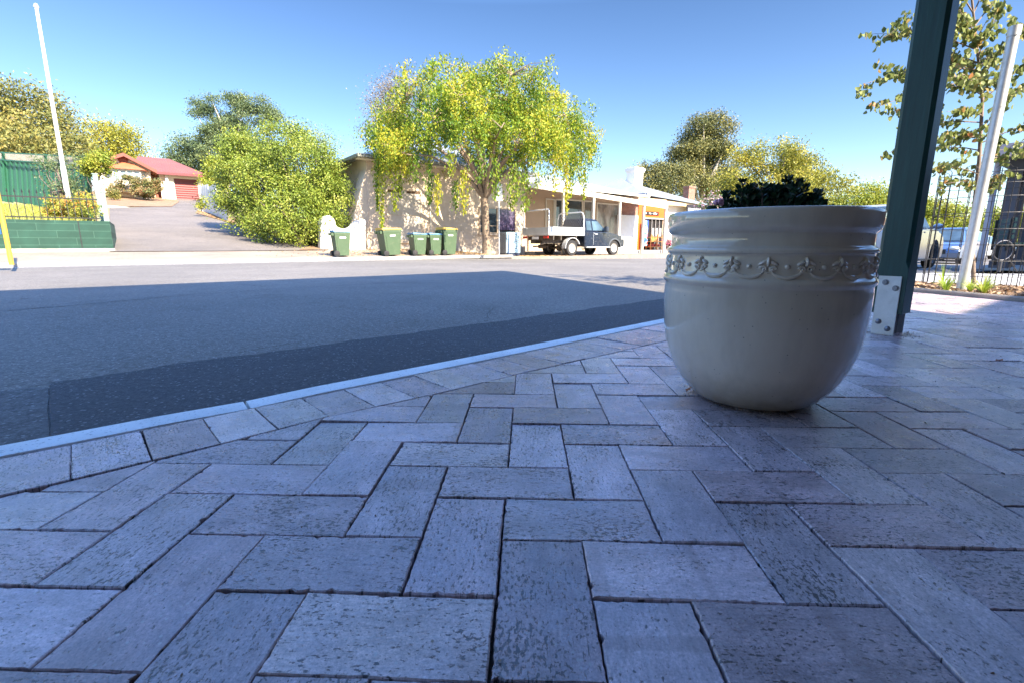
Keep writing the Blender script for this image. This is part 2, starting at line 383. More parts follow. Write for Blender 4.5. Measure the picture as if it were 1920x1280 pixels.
def tree(name, label, cat, base, blobs, nclump, nleaf, cr, L, W, lmat, trunk_r, bark, group=None, dirb=(0, 0, 0), fork=.35, inner=.35, limbs=14, flat=.7, lean=(0,0), nolimb=False, fold=0):
    root = thing(name, label, cat, base, 0, group)
    cl = blob_clumps(blobs, nclump, inner)
    n = int(nleaf); ci = rng.integers(0, len(cl), n); g = rng.normal(size=(n, 3)) * cr * .5; g[:, 2] *= flat
    P = cl[ci] + g; cv = rng.random(len(cl))
    leafcloud('crown', P, randdir(n, dirb), L * (.7 + .6 * rng.random(n)), W * (.7 + .6 * rng.random(n)), lmat, root, base, cv[ci], fold)
    mb = MB(); b = Vector(base); tc = Vector(cl.mean(0)); top = Vector((tc.x, tc.y, b.z + (tc.z - b.z) * (1 if fork > .9 else .95)))
    fk = b.lerp(top, fork); mb.tube([b, b.lerp(fk, .5) + Vector((trunk_r * .4, 0, 0)), fk, fk.lerp(top, .5), top], [trunk_r * 1.25, trunk_r, trunk_r * .85, trunk_r * .5, trunk_r * .15], 8)
    if not nolimb:
        for k in rng.choice(len(cl), min(limbs, len(cl)), replace=False):
            e = Vector(cl[k]); st = fk.lerp(top, random.random() * .6); m = st.lerp(e, .5) + Vector((random.gauss(0, .15), random.gauss(0, .15), .12 * (e - st).length))
            q = st.lerp(m, .5) + Vector((0, 0, .04 * (e - st).length)); r0 = trunk_r * .42
            mb.tube([st, q, m, m.lerp(e, .55), e], [r0, r0 * .75, r0 * .5, r0 * .3, r0 * .1], 6)
    mb.build('trunk', bark, root, smooth=60, off=base)
    return root
# ------------------------------------------------------------ ground
def sheet(name, pts, z, mat, kind='structure', loc=None):
    m = MB(); m.poly([(p[0], p[1], z) for p in pts]); o = m.build(name, mat); tag(o, kind=kind); return o
sheet('ground', [(-900, -900), (900, -900), (900, 900), (-900, 900)], -1.0, M_grassg)
def roadstrip(name, n0, n1, dz, mat, smax_=110):
    m = MB(); ss_ = [-70, -30, 0, 8, 14, 20, 34, smax_]
    m.add([S(s, n, roadz(s) + dz) for s in ss_ for n in (n0, n1)], [(2 * i, 2 * i + 2, 2 * i + 3, 2 * i + 1) for i in range(len(ss_) - 1)])
    tag(m.build(name, mat), kind='structure')
roadstrip('road', -30, 16.02, 0, M_road)
# kerb curve in street coordinates
kin = [(0, 859), (230, 812), (463, 767), (700, 716), (960, 664), (1245, 607)]
kp = [sn(UP(x, y, 0)) for x, y in kin]
ks = np.array([p[0] for p in kp] + [5.6, 8.8]); kk = np.array([p[1] for p in kp] + [1.95, 2.2])
kf = np.polyfit(ks, kk, 3); smin, smax = ks.min(), 8.8
def kn(s):
    if s < smin: return float(np.polyval(kf, smin) + np.polyval(np.polyder(kf), smin) * (s - smin) * .6)
    return float(np.polyval(kf, min(s, smax)))
hin = [(0, 930), (300, 860), (600, 785), (830, 735), (975, 700), (1245, 640)]
hp = [sn(UP(x, y, 0)) for x, y in hin]
hs = [p[0] for p in hp]; hd = [kn(p[0]) - p[1] for p in hp]
def hn(s): return kn(s) - float(np.interp(s, hs, hd))
KW = .085
near_bed = [UP(x, y) for x, y in [(1600, 538), (1690, 545), (1715, 548), (1800, 556), (1920, 567), (2150, 588), (2500, 622)]]
far_bed = [UP(x, y) for x, y in [(1600, 526), (1700, 532), (1760, 536), (1850, 541), (1920, 541), (2150, 548), (2500, 562)]]
far_con = [UP(x, y) for x, y in [(1690, 513), (1760, 512), (1920, 514), (2150, 518), (2500, 526)]]
sl = [S(s, kn(s) + .001) for s in np.linspace(-30, 8.7, 90)]
slab = sl + far_con + [Vector((26, -6, 0)), Vector((20, -14, 0)), S(-30, -9)]
m = MB(); m.prism([(p.x, p.y) for p in slab], -.25, -.012, 'z')
# the brick field is sunk into this bed of jointing sand
tag(m.build('footpath_base', M_sand), kind='structure')
# kerb pieces
mb = MB(); s_j = sn(UP(465, 760, 0))[0]; pieces = [s_j + k * 2.4 for k in range(-11, 4)]
for a, b in zip(pieces[:-1], pieces[1:]):
    b = min(b, 8.8); 
    if a >= 8.7: continue
    ss = np.linspace(a + .004, b - .004, 14); pin = [S(s, kn(s)) for s in ss]; prof = [(0, -.24), (0, -.004), (.004, .002), (.074, .003), (.086, .000), (.094, -.006), (.100, -.018), (.106, -.24)]
    vs = []; fs = []; k = len(prof)
    for i, p in enumerate(pin):
        q = 1.0 if 0 < i < len(pin) - 1 else .0
        for o_, z in prof:
            vs.append((p + N * o_) + Vector((0, 0, z - (0 if q else .004))))
    for i in range(len(pin) - 1):
        for j in range(k - 1): fs.append((i * k + j, i * k + j + 1, (i + 1) * k + j + 1, (i + 1) * k + j))
    fs += [tuple(range(k)), tuple(reversed(range((len(pin) - 1) * k, len(pin) * k)))]
    mb.add(vs, fs)
tag(mb.build('kerb', M_kerb, smooth=50), kind='structure')
# darker strip of new asphalt beside the kerb, with its crooked edge
sa_ = sn(UP(95, 718, ROADZ)); sb_ = sn(UP(1245, 560, ROADZ)); sm_ = [sn(UP(x, y, ROADZ)) for x, y in [(95, 718), (300, 688), (600, 648), (900, 608), (1245, 561)]]
def pedge(s): return float(np.interp(s, [q[0] for q in sm_] + [14], [q[1] for q in sm_] + [sm_[-1][1] + .3])) + .012 * math.sin(s * 9) + .008 * math.sin(s * 31) + random.gauss(0, .006)
edge = [S(s, pedge(s)) for s in np.linspace(sa_[0], 14, 240)]
low = [S(s, kn(s) + .02) for s in np.linspace(14, sa_[0] - .02, 80)]
leftb = [UP(94 + random.gauss(0, 1.2), y, ROADZ) for y in range(815, 720, -8)]
low = [p for p in low if sn(p)[0] > sn(leftb[0])[0] + .01]
m = MB(); m.poly([(p.x, p.y, 0) for p in edge + low + leftb]); o = m.build('asphalt_patch', M_patch); o.location.z = ROADZ + .004; tag(o, kind='structure')
o.data.update()
lp = [UP(x, y, ROADZ) for x, y in [(90, 727), (60, 728), (30, 731), (0, 735), (-120, 752), (-420, 805), (-420, 960), (0, 860), (93, 826), (92, 800), (88, 770), (92, 748)]]
sheet('asphalt_gutter_patch', [(p.x, p.y) for p in lp], ROADZ + .004, M_gut)
# thin crack / seam line along the lane
seam = [UP(x, y, ROADZ) for x, y in [(-60, 590), (0, 584), (120, 575), (240, 564), (330, 555), (520, 543), (700, 533), (900, 523)]]
m = MB(); pl = []
for a, b in zip(seam[:-1], seam[1:]):
    for k in range(10): pl.append(a.lerp(b, k / 10) + N * random.gauss(0, .012))
for a, b in zip(pl[:-1], pl[1:]):
    w = .006 + random.random() * .008; m.add([a - N * w, b - N * w, b + N * w, a + N * w], [(0, 1, 2, 3)])
o = m.build('road_seam', M_patch); o.location.z = .004; tag(o, kind='structure')
# ------------------------------------------------------------ brick paving
def clip(poly, p0, nrm):
    out = []
    for i in range(len(poly)):
        a, b = poly[i], poly[(i + 1) % len(poly)]; da = (a - p0).dot(nrm); db = (b - p0).dot(nrm)
        if da >= 0: out.append(a)
        if (da >= 0) != (db >= 0): out.append(a + (b - a) * (da / (da - db)))
    return out
BV, BF, BUV, BC = [], [], [], []
def addbrick(poly, org, ax, ay, near):
    """poly: 2D corners (Vector) counter-clockwise on the ground; org/ax/ay give the brick's own axes"""
    # shrink for the joint
    def inset(pl, d):
        r = []; n = len(pl)
        for i in range(n):
            p, a, b = pl[i], pl[i - 1], pl[(i + 1) % n]
            e1 = (p - a).normalized(); e2 = (b - p).normalized(); n1 = Vector((-e1.y, e1.x)); n2 = Vector((-e2.y, e2.x))
            k = 1 + n1.dot(n2)
            r.append(p + (n1 + n2) * (d / max(k, .35)))
        return r
    ar = sum(poly[i].x * poly[(i + 1) % len(poly)].y - poly[(i + 1) % len(poly)].x * poly[i].y for i in range(len(poly))) / 2
    if ar < 0: poly = poly[::-1]; ar = -ar
    if ar < 4e-4: return
    if min((poly[i] - poly[i - 1]).length for i in range(len(poly))) < .006:
        q = [poly[0]]
        for p in poly[1:]:
            if (p - q[-1]).length > .006: q.append(p)
        if (q[0] - q[-1]).length < .006: q.pop()
        poly = q
        if len(poly) < 3: return
    g = .0006 + random.random() * .0008
    base = inset(poly, g)
    rot = random.gauss(0, .0022); cx = sum((p for p in base), Vector((0, 0))) / len(base); 
    cr_, sr_ = math.cos(rot), math.sin(rot); sh = Vector((random.gauss(0, .0005), random.gauss(0, .0005)))
    base = [cx + sh + Vector(((p - cx).x * cr_ - (p - cx).y * sr_, (p - cx).x * sr_ + (p - cx).y * cr_)) for p in base]
    def dense(pl, step, jit):
        r = []
        for i in range(len(pl)):
            a, b = pl[i], pl[(i + 1) % len(pl)]; k = max(1, int((b - a).length / step)); nn = Vector((-(b - a).y, (b - a).x)).normalized()
            for j in range(k):
                o = 0 if j == 0 else abs(random.gauss(0, jit)) * (4.0 if random.random() < .06 else 1)
                r.append(a.lerp(b, j / k) + nn * o)
        return r
    if near: base = dense(base, .007, .0006)
    n = len(base); bw = .0009 + random.random() * .0009
    cen = sum((p for p in base), Vector((0, 0))) / n
    top = [p + (cen - p).normalized() * bw * 1.3 for p in base]
    z0 = random.gauss(0, .0007); tx, ty = random.gauss(0, .006), random.gauss(0, .006)
    def zz(p): return z0 + (p - cen).x * tx + (p - cen).y * ty
    b = len(BV); o3 = random.random() * 40, random.random() * 40
    for p in top: BV.append((p.x, p.y, zz(p)))
    for p in base: BV.append((p.x, p.y, zz(p) - bw * .8 - (random.random() * .0008 if near else 0)))
    for p in base: BV.append((p.x, p.y, -.02))
    BF.append(tuple(range(b, b + n)))
    for i in range(n):
        j = (i + 1) % n; BF.append((b + i, b + n + i, b + n + j, b + j)); BF.append((b + n + i, b + 2 * n + i, b + 2 * n + j, b + n + j))
    c = (random.random(), random.random(), random.random(), 1)
    for p in top + base + base:
        d = p - org; BUV.append((d.dot(ax) + o3[0], d.dot(ay) + o3[1])); BC.append(c)
YAW, OX, OY, UN = .0321, -.0150, .6235, .115
u2 = Vector((math.cos(YAW), -math.sin(YAW))); v2 = Vector((math.sin(YAW), math.cos(YAW))); o2 = Vector((OX, OY))
def bedclip(poly):
    c = sum((p for p in poly), Vector((0, 0))) / len(poly)
    best = None
    for a, b in zip(near_bed[:-1], near_bed[1:]):
        a2, b2 = a.xy, b.xy; t = max(0, min(1, (c - a2).dot(b2 - a2) / (b2 - a2).length_squared)); d = (c - a2.lerp(b2, t)).length
        if best is None or d < best[0]: best = (d, a2, b2)
    if best[0] > .6: 
        e = best[2] - best[1]; nn = Vector((e.y, -e.x))
        return poly if (c - best[1]).dot(nn) > 0 or c.y < 2.5 else []
    e = best[2] - best[1]; nn = Vector((e.y, -e.x)).normalized()
    if nn.dot(-best[1]) < 0: nn = -nn
    return clip(poly, best[1], nn)
seen = set()
for k in range(-70, 71):
    for mm in range(-40, 41):
        for typ in (0, 1):
            if typ == 0: a, b, w, h = k + 2 * mm, -k + 2 * mm, 2, 1
            else: a, b, w, h = k - 1 + 2 * mm, -k - 1 + 2 * mm, 1, 2
            c = o2 + u2 * (a + w / 2) * UN + v2 * (b + h / 2) * UN
            if not (-2.6 < c.x < 7.2 and -.1 < c.y < 7.2): continue
            if abs(c.x) > 1.35 * c.y + .9: continue
            s_, n_ = sn(c.to_3d())
            if n_ > hn(s_) + .12: continue
            if (a, b, typ) in seen: continue
            seen.add((a, b, typ))
            poly = [o2 + u2 * x * UN + v2 * y * UN for x, y in ((a, b), (a + w, b), (a + w, b + h), (a, b + h))]
            p0 = S(s_, hn(s_)).xy; p1 = S(s_ + .05, hn(s_ + .05)).xy; e = (p1 - p0).normalized(); poly = clip(poly, p0, Vector((e.y, -e.x)))
            if len(poly) < 3: continue
            poly = bedclip(poly)
            if len(poly) < 3: continue
            near = c.length < 2.0
            if typ == 0: addbrick(poly, c, u2, v2, near)
            else: addbrick(poly, c, v2, -u2, near)
s = -2.2
s_start = sn(UP(380, 790, 0))[0]
s = s_start - .118 * 22
while s < 8.4:
    j = .118 * (1 + random.gauss(0, .01)); a, b = s, s + j
    def dd(q): return S(q, kn(q) - .003).xy
    def ee(q):
        t = (S(q + .03, kn(q + .03)) - S(q - .03, kn(q - .03))).xy.normalized(); w = kn(q) - hn(q)
        x = dd(q) + Vector((t.y, -t.x)) * w * .97; return x
    poly = [ee(a), ee(b), dd(b), dd(a)]
    t = (dd(b) - dd(a)).normalized(); cc = (ee(a) + dd(b)) / 2
    poly2 = bedclip(poly) if s > 4 else poly
    if len(poly2) >= 3: addbrick(poly2, cc, Vector((t.y, -t.x)), t, cc.length < 2.2)
    s += j
me = bpy.data.meshes.new('footpath_paving'); me.from_pydata(BV, [], BF)
at = me.color_attributes.new('rnd', 'FLOAT_COLOR', 'POINT'); at.data.foreach_set('color', np.array(BC, np.float32).ravel())
uvl = me.uv_layers.new(name='UVMap'); vi = np.zeros(len(me.loops), np.int32); me.loops.foreach_get('vertex_index', vi)
uvl.data.foreach_set('uv', np.array(BUV, np.float32)[vi].ravel()); me.materials.append(M_brick)
o = bpy.data.objects.new('footpath', me); link(o); tag(o, kind='structure')
# concrete apron, garden bed, edging
def strip(name, A, B, z, mat, kind='structure'):
    m = MB(); n = min(len(A), len(B))
    pts = [(p.x, p.y, z) for p in A] + [(p.x, p.y, z) for p in reversed(B)]; m.poly(pts); o = m.build(name, mat); tag(o, kind=kind); return o
strip('concrete_apron', far_bed, far_con, .0, M_conc)
m = MB(); A = far_con
for a, b in zip(A[:-1], A[1:]):
    e = (b - a).normalized(); nn = Vector((-e.y, e.x, 0)); m.add([a + Vector((0, 0, -.24)) + nn * .003, b + Vector((0, 0, -.24)) + nn * .003, b + nn * .003, a + nn * .003], [(0, 1, 2, 3)])
tag(m.build('apron_kerb', M_kerb), kind='structure')
M_mulch = simple('bark_mulch', (.26, .17, .11), .95, var=.5, scale=24, bump=1, bscale=60, dirt=(.10, .06, .04, .7))
strip('garden_bed_soil', near_bed, far_bed, .012, M_mulch)
m = MB(); wv = .055
for i in range(len(near_bed) - 1):
    a, b = near_bed[i], near_bed[i + 1]; e = (b - a).normalized(); nn = Vector((-e.y, e.x, 0))
    if nn.y < 0 and nn.x < 0: nn = -nn
    a2, b2 = a, b
    prof = [(-.0, -.02), (0, .026), (.012, .036), (wv - .012, .036), (wv, .026), (wv, -.02)]
    vs = [a2 + nn * o_ + Vector((0, 0, z)) for o_, z in prof] + [b2 + nn * o_ + Vector((0, 0, z)) for o_, z in prof]
    m.add(vs, [(j, j + 1, j + 7, j + 6) for j in range(5)])
tag(m.build('bed_edging', concrete('stone_edging', (.33, .29, .25), 9, .6)), 'rough grey stone edging around the garden bed', 'edging')
# mulch chips
P = []; 
for i in range(2600):
    k = random.random() * (len(near_bed) - 2); a = int(k); f = k - a
    p = near_bed[a].lerp(near_bed[a + 1], f); q = far_bed[a].lerp(far_bed[a + 1], f); g = p.lerp(q, .08 + .9 * random.random())
    P.append((g.x, g.y, .016 + random.random() * .02))
leafcloud('mulch', np.array(P), randdir(len(P), (0, 0, 0)) * np.array([1, 1, .25]), .03 + .04 * rng.random(len(P)), .012 + .01 * rng.random(len(P)),
          leafmat('mulch_chips', [(0, (.10, .06, .04)), (.5, (.30, .2, .13)), (1, (.52, .40, .29))], 0, .9)).__setitem__('kind', 'stuff')
# ------------------------------------------------------------ far side: kerb, footpath, terrain
m = MB(); SS = list(np.linspace(-60, 60, 121))
for a, b in zip(SS[:-1], SS[1:]):
    ns = [16.0, 16.18, 17, 18, 19.5]
    for n0, n1 in zip(ns[:-1], ns[1:]):
        m.add([S(a, n0, terr(a, n0)), S(b, n0, terr(b, n0)), S(b, n1, terr(b, n1)), S(a, n1, terr(a, n1))], [(0, 1, 2, 3)])
    m.add([S(a, 16, -.9), S(b, 16, -.9), S(b, 16, terr(b, 16)), S(a, 16, terr(a, 16))], [(0, 1, 2, 3)])
fp = m.build('far_footpath', M_far); tag(fp, kind='structure')
fp.data.transform(Matrix.Rotation(-SA, 4, 'Z')); fp.rotation_euler.z = SA
m = MB()
for a, b in zip(SS[:-1], SS[1:]):
    if a > 11: continue
    t = .004; m.add([S(a, 15.93, -.098), S(b, 15.93, -.098), S(b, 15.93, .004), S(a, 15.93, .004), S(b, 16.10, .0115), S(a, 16.10, .0115)], [(0, 1, 2, 3), (3, 2, 4, 5)])
tag(m.build('far_kerb', concrete('far_kerb_concrete', (.36, .34, .31), 3)), kind='structure')
roadstrip('far_gutter', 15.50, 15.66, .004, M_gutc)
roadstrip('far_gutter_dark', 15.66, 15.925, .0045, M_gut)
m = MB(); NN = [19.5, 21, 24, 28, 34, 40, 48, 56, 65, 80, 110, 160, 240]; SS2 = [-160, -80, -40, -20, -10, -5, 0, 3, 6, 8, 9.5, 10.4, 11.3, 12.2, 13.1, 14, 16, 30, 60, 120, 200]
idx = {}; vs = []
for i, s in enumerate(SS2):
    for j, n in enumerate(NN): idx[i, j] = len(vs); vs.append(S(s, n, terr(s, n)))
m.add(vs, [(idx[i, j], idx[i + 1, j], idx[i + 1, j + 1], idx[i, j + 1]) for i in range(len(SS2) - 1) for j in range(len(NN) - 1)])
tag(m.build('hillside', M_grassg, smooth=60), kind='structure')
def drape(name, pix, dz, mat):
    pts = [GP(x, y) for x, y in pix]; m = MB(); m.poly([p + Vector((0, 0, dz)) for p in pts]); o = m.build(name, mat); tag(o, kind='structure'); return o
drape('driveway', [(205, 473), (225, 473), (330, 472.5), (470, 471.5), (615, 470), (590, 461), (530, 449), (470, 435), (415, 415), (366, 401), (372, 392), (376, 375.5), (329, 374.2), (336, 379), (322, 388), (205, 391)], .02, M_drive)
drape('house_garden_bed', [(198, 389), (322, 389), (336, 380), (326, 372), (198, 361)], .05, M_soil)
drape('verge_soil', [(560, 471), (640, 468), (640, 455), (520, 436), (420, 405), (372, 397), (368, 401), (415, 414), (470, 434.5), (530, 448), (590, 460)], .035, M_soil)
# distant low hills
m = MB()
for (cx, cy, rx, ry, h) in ((260, 260, 120, 90, 13), (-150, 420, 300, 120, 12), (420, 330, 160, 120, 16)):
    vs = [(cx, cy, h)]; k = 28; fs = []
    for ring, (f, z) in enumerate(((.35, .86), (.7, .42), (1, -.1))):
        for j in range(k): a = 2 * PI * j / k; vs.append((cx + rx * f * math.cos(a), cy + ry * f * math.sin(a), h * z + (random.gauss(0, 1) if ring < 2 else 0)))
    fs += [(0, 1 + j, 1 + (j + 1) % k) for j in range(k)]
    for r_ in range(2): fs += [(1 + r_ * k + j, 1 + (r_ + 1) * k + j, 1 + (r_ + 1) * k + (j + 1) % k, 1 + r_ * k + (j + 1) % k) for j in range(k)]
    m.add(vs, fs)
tag(m.build('hills', M_soil, smooth=80), kind='structure')
# ------------------------------------------------------------ the glazed pot
POTC = Vector((math.sin(math.radians(27.2)), math.cos(math.radians(27.2)), 0)) * 1.455
def glaze():
    t = NT('cream_glaze'); v = t.co('Object')
    c = t.ramp(t.noise(v, 5, 5), [(.3, (.72, .60, .455)), (.7, (.80, .69, .54))])
    st = t.ramp(t.noise(t.co('Object', (1, 1, .25)), 9, 6, .7), [(.45, 0.0), (.75, .5)]); c = t.mix(st, c, (.50, .40, .30))
    vo = t.vor(v, 42); s1 = t.n('ShaderNodeSeparateColor'); t.l(vo.outputs['Color'], s1.inputs['Color'])
    th = t.math('MULTIPLY', t.math('SUBTRACT', s1.outputs[0], .93), 1.6); pit = t.math('LESS_THAN', vo.outputs['Distance'], th)
    c = t.mix(t.math('MULTIPLY', pit, .85), c, (.05, .035, .03))
    v2_ = t.vor(v, 160); s2 = t.n('ShaderNodeSeparateColor'); t.l(v2_.outputs['Color'], s2.inputs['Color'])
    f2 = t.math('MULTIPLY', t.math('GREATER_THAN', s2.outputs[0], .975), t.math('LESS_THAN', v2_.outputs['Distance'], .25)); c = t.mix(t.math('MULTIPLY', f2, .6), c, (.2, .15, .12))
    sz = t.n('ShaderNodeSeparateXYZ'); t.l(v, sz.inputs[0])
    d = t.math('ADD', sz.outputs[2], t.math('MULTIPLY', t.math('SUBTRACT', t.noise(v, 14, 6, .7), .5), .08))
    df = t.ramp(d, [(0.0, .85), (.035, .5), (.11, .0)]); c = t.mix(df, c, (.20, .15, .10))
    t.col(c); t.b.inputs['Roughness'].default_value = .16
    rr = t.ramp(t.noise(v, 18, 5), [(.3, .05), (.7, .15)]); t.l(rr, t.b.inputs['Roughness'])
    t.b.inputs['Coat Weight'].default_value = .8; t.b.inputs['Coat Roughness'].default_value = .04
    t.bump(t.math('SUBTRACT', t.noise(v, 24, 3), t.math('MULTIPLY', pit, .6)), .10, .006); return t.m
M_glaze = glaze()
pot = thing('plant_pot', 'large cream glazed ceramic pot with a raised floral band, standing on the brick paving', 'plant pot', POTC)
prof = [(.0, .002), (.128, .002), (.140, .004), (.155, .012), (.166, .024), (.182, .042), (.197, .062), (.2105, .088), (.2235, .120), (.235, .155), (.2405, .195), (.244, .235), (.2455, .270), (.2455, .300), (.2445, .314),
        (.2455, .317), (.2495, .321), (.2510, .327), (.2495, .333), (.2455, .337), (.2425, .340), (.2415, .350), (.2400, .370), (.2385, .386), (.2385, .391), (.2400, .3935), (.2440, .3955), (.2453, .4000), (.2440, .4045), (.2395, .4075), (.2362, .4095), (.2350, .4120), (.2345, .4250), (.2345, .4380), (.2352, .4405), (.2385, .4425), (.2425, .4465), (.2450, .4520), (.2462, .4600), (.2472, .472), (.2474, .484), (.2458, .4905), (.242, .4942), (.235, .4955), (.228, .494), (.223, .489), (.219, .478), (.216, .455), (.214, .40)]
m = MB(); m.lathe(prof, 128)
fa = lambda z: float(np.interp(z, [p[1] for p in prof[1:28]], [p[0] for p in prof[1:28]]))
NM = 20; a0 = math.atan2(-POTC.y, -POTC.x) + math.radians(2.5)
def onpot(a, z, out=0): r = fa(z) + out; return Vector((r * math.cos(a), r * math.sin(a), z))
for k in range(NM):
    a = a0 + k * 2 * PI / NM; R0 = Matrix.Rotation(a, 3, 'Z')
    def pet(da, z, w, h, rot, d=.0042):
        R = R0 @ Matrix.Rotation(rot, 3, 'X'); m.ball(onpot(a + da, z), (d, w, h), 10, 8, R=R)
    pet(0, .3765, .0050, .0115, 0, .0085); pet(.044, .3745, .0046, .0105, 1.05, .0065); pet(-.044, .3745, .0046, .0105, -1.05, .0065)
    # volutes: little spirals
    for sg in (1, -1):
        pts = []
        for i in range(11):
            q = i / 10 * 2.0 * PI; rr = .0062 * (1 - i / 14); ca = a + sg * (.036 + math.cos(q) * rr / .24 * 1.1); pts.append(onpot(ca, .3605 + math.sin(q) * rr * 1.1, .0016))
        m.tube(pts, [.0038 - i * .00010 for i in range(11)], 6)
        m.ball(onpot(a + sg * .036, .3605), (.0065, .0036, .0036), 8, 6, R=R0)
    m.tube([onpot(a - .022, .354, .001), onpot(a, .3525, .001), onpot(a + .022, .354, .001)], .0018, 6)
    b = a + PI / NM; m.ball(onpot(b, .366), (.0062, .0056, .0056), 12, 8, R=Matrix.Rotation(b, 3, 'Z'))
    pts = []; rd = []
    for i in range(15):
        q = i / 14; pts.append(onpot(a + .035 + q * (2 * PI / NM - .07), .3555 - .0135 * math.sin(PI * q) ** .6, .0006)); rd.append(.0018 + .0036 * math.sin(PI * q) ** .7)
    m.tube(pts, rd, 7)
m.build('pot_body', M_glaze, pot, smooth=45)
m = MB(); ri = [(.0, .452)] + [(.04 * i, .452 + .006 * math.sin(i * 2.1)) for i in range(1, 6)] + [(.2165, .449)]; m.lathe(ri, 40)
m.build('potting_soil', simple('potting_soil', (.05, .035, .025), .95, var=.4, scale=40, bump=1, bscale=90), pot)
# plants in the pot
M_jade = leafmat('jade_leaf', [(0, (.012, .035, .022)), (.5, (.025, .065, .035)), (.85, (.05, .10, .045)), (1, (.10, .05, .045))], .12, .32, .3)
def jade(label, c, spread, nst, hmin, hmax):
    root = thing('pot_shrub', label, 'shrub', c); c = Vector(c); mb = MB(); P = []; Q = []; Lg = []
    for i in range(nst):
        a = random.random() * 2 * PI; r = spread * math.sqrt(random.random()); b = c + Vector((r * .6 * math.cos(a), r * .6 * math.sin(a), 0))
        h = hmin + (hmax - hmin) * random.random() * (1 - .55 * (r / spread) ** 2); tip = c + Vector((r * 1.1 * math.cos(a), r * 1.1 * math.sin(a), h))
        mid = b.lerp(tip, .5) + Vector((random.gauss(0, .006), random.gauss(0, .006), .004)); mb.tube([b, mid, tip], [.0028, .0022, .0012], 5)
        nl = int(h / .0075) + 3
        for j in range(nl):
            f = .25 + .75 * j / nl; p = b.lerp(mid, f * 2) if f < .5 else mid.lerp(tip, f * 2 - 1); q = 2.4 * j + random.random()
            d = Vector((math.cos(q), math.sin(q), .45 + random.random() * .5)).normalized(); l = .017 + .008 * random.random(); P.append(p + d * l * .55); Q.append(d); Lg.append(l)
        for j in range(6): 
            q = j * 1.05; d = Vector((math.cos(q), math.sin(q), .9)).normalized(); P.append(tip + d * .008); Q.append(d); Lg.append(.015)
    mb.build('stem', M_twig, root, smooth=60, off=root.location); Lg = np.array(Lg)
    leafcloud('foliage', np.array(P), np.array(Q), Lg, Lg * .55, M_jade, root, root.location, None, .18)
def potpt(x, Y, z=.452): t, u = ray(x, 400); return Vector((t * Y, Y, z))
jade('dark green bushy pot plant, the taller clump right of centre in the cream pot', potpt(1472, 1.26), .062, 46, .06, .132)
jade('dark green bushy pot plant, rounded clump left of centre in the cream pot', potpt(1402, 1.27), .056, 44, .05, .124)
jade('low dark spreading plant against the right rim of the cream pot', potpt(1540 - 22, 1.22), .04, 26, .04, .080)
jade('low dark leafy sprig by the left rim of the cream pot', potpt(1366, 1.28), .022, 10, .03, .056)
fl = thing('pot_flower', 'small pale pink flower drooping over the left rim of the cream pot', 'flower', potpt(1346, 1.20, .474)); m = MB()
for i in range(7):
    a = i * .9; m.ball((.006 * math.cos(a), .006 * math.sin(a), .036 + .001 * i), (.007, .005, .006), 8, 6, R=Matrix.Rotation(a, 3, 'Z'))
m.build('petals', simple('pink_petal', (.80, .42, .58), .6, var=.2, scale=60), fl, smooth=60)
m = MB(); m.tube([(0, 0, 0), (.002, 0, .018), (0, 0, .036)], .0014, 5); m.ball((-.015, 0, .025), (.014, .006, .008), 8, 6); m.build('stem', simple('leaf_green', (.03, .08, .03), .6), fl, smooth=60)
# litter round the base of the pot
lf = thing('fallen_leaf', 'small curled orange brown leaf lying on the paving right of the post', 'leaf', UP(1873, 676, .003)); m = MB()
m.add([(-.014, 0, .002), (-.004, .008, .006), (.006, .007, .003), (.014, 0, .009), (.005, -.008, .004), (-.005, -.007, .007)], [(0, 1, 2, 3), (0, 3, 4, 5)]); m.build('blade', simple('dead_leaf', (.45, .17, .08), .8, var=.3, scale=90), lf)
lf = thing('fallen_leaf', 'tiny dry brown leaf wedged at the left foot of the cream pot', 'leaf', UP(1290, 733, .003)); lf.rotation_euler = (0, 0, .8); m = MB()
m.add([(-.011, 0, .002), (-.003, .006, .006), (.006, .005, .003), (.011, 0, .01), (.004, -.006, .004), (-.004, -.005, .007)], [(0, 1, 2, 3), (0, 3, 4, 5)]); m.build('blade', MATS['dead_leaf'], lf)
# ------------------------------------------------------------ timber post
def green_timber():
    t = NT('green_timber'); v = t.co('Object', (1, 1, .07)); g = t.noise(v, 60, 6, .7)
    c = t.ramp(g, [(.3, (.007, .048, .043)), (.7, (.013, .078, .068))]); w = t.ramp(t.noise(t.co('Object', (1, 1, .2)), 14, 7, .75), [(.60, 0.0), (.78, .35)])
    c = t.mix(w, c, (.035, .075, .07)); t.col(c); t.b.inputs['Roughness'].default_value = .42
    t.bump(g, .35, .004); return t.m
M_gt = green_timber()
bp = UP(1660, 628); PH = 4.78; hw = .062; ch = .015
post = sthing('verandah_post', 'tall dark green square timber verandah post bolted to a steel foot, right of the pot', 'post', *[0, 0, 0])
post.location = bp + D * .066 + N * .014; zc = .305; zb = .10
oct_ = [(-hw + ch, -hw), (hw - ch, -hw), (hw, -hw + ch), (hw, hw - ch), (hw - ch, hw), (-hw + ch, hw), (-hw, hw - ch), (-hw, -hw + ch)]
sq_ = [(-hw + .001, -hw), (hw - .001, -hw), (hw, -hw + .001), (hw, hw - .001), (hw - .001, hw), (-hw + .001, hw), (-hw, hw - .001), (-hw, -hw + .001)]
m = MB(); rings = [(sq_, zb), (sq_, zc), (oct_, zc + .03), (oct_, PH)]
vs = [(x, y, z) for r_, z in rings for x, y in r_]; fs = [tuple(reversed(range(8))), tuple(range(24, 32))]
for i in range(3): fs += [(i * 8 + j, i * 8 + (j + 1) % 8, (i + 1) * 8 + (j + 1) % 8, (i + 1) * 8 + j) for j in range(8)]
m.add(vs, fs); m.build('post_timber', M_gt, post)
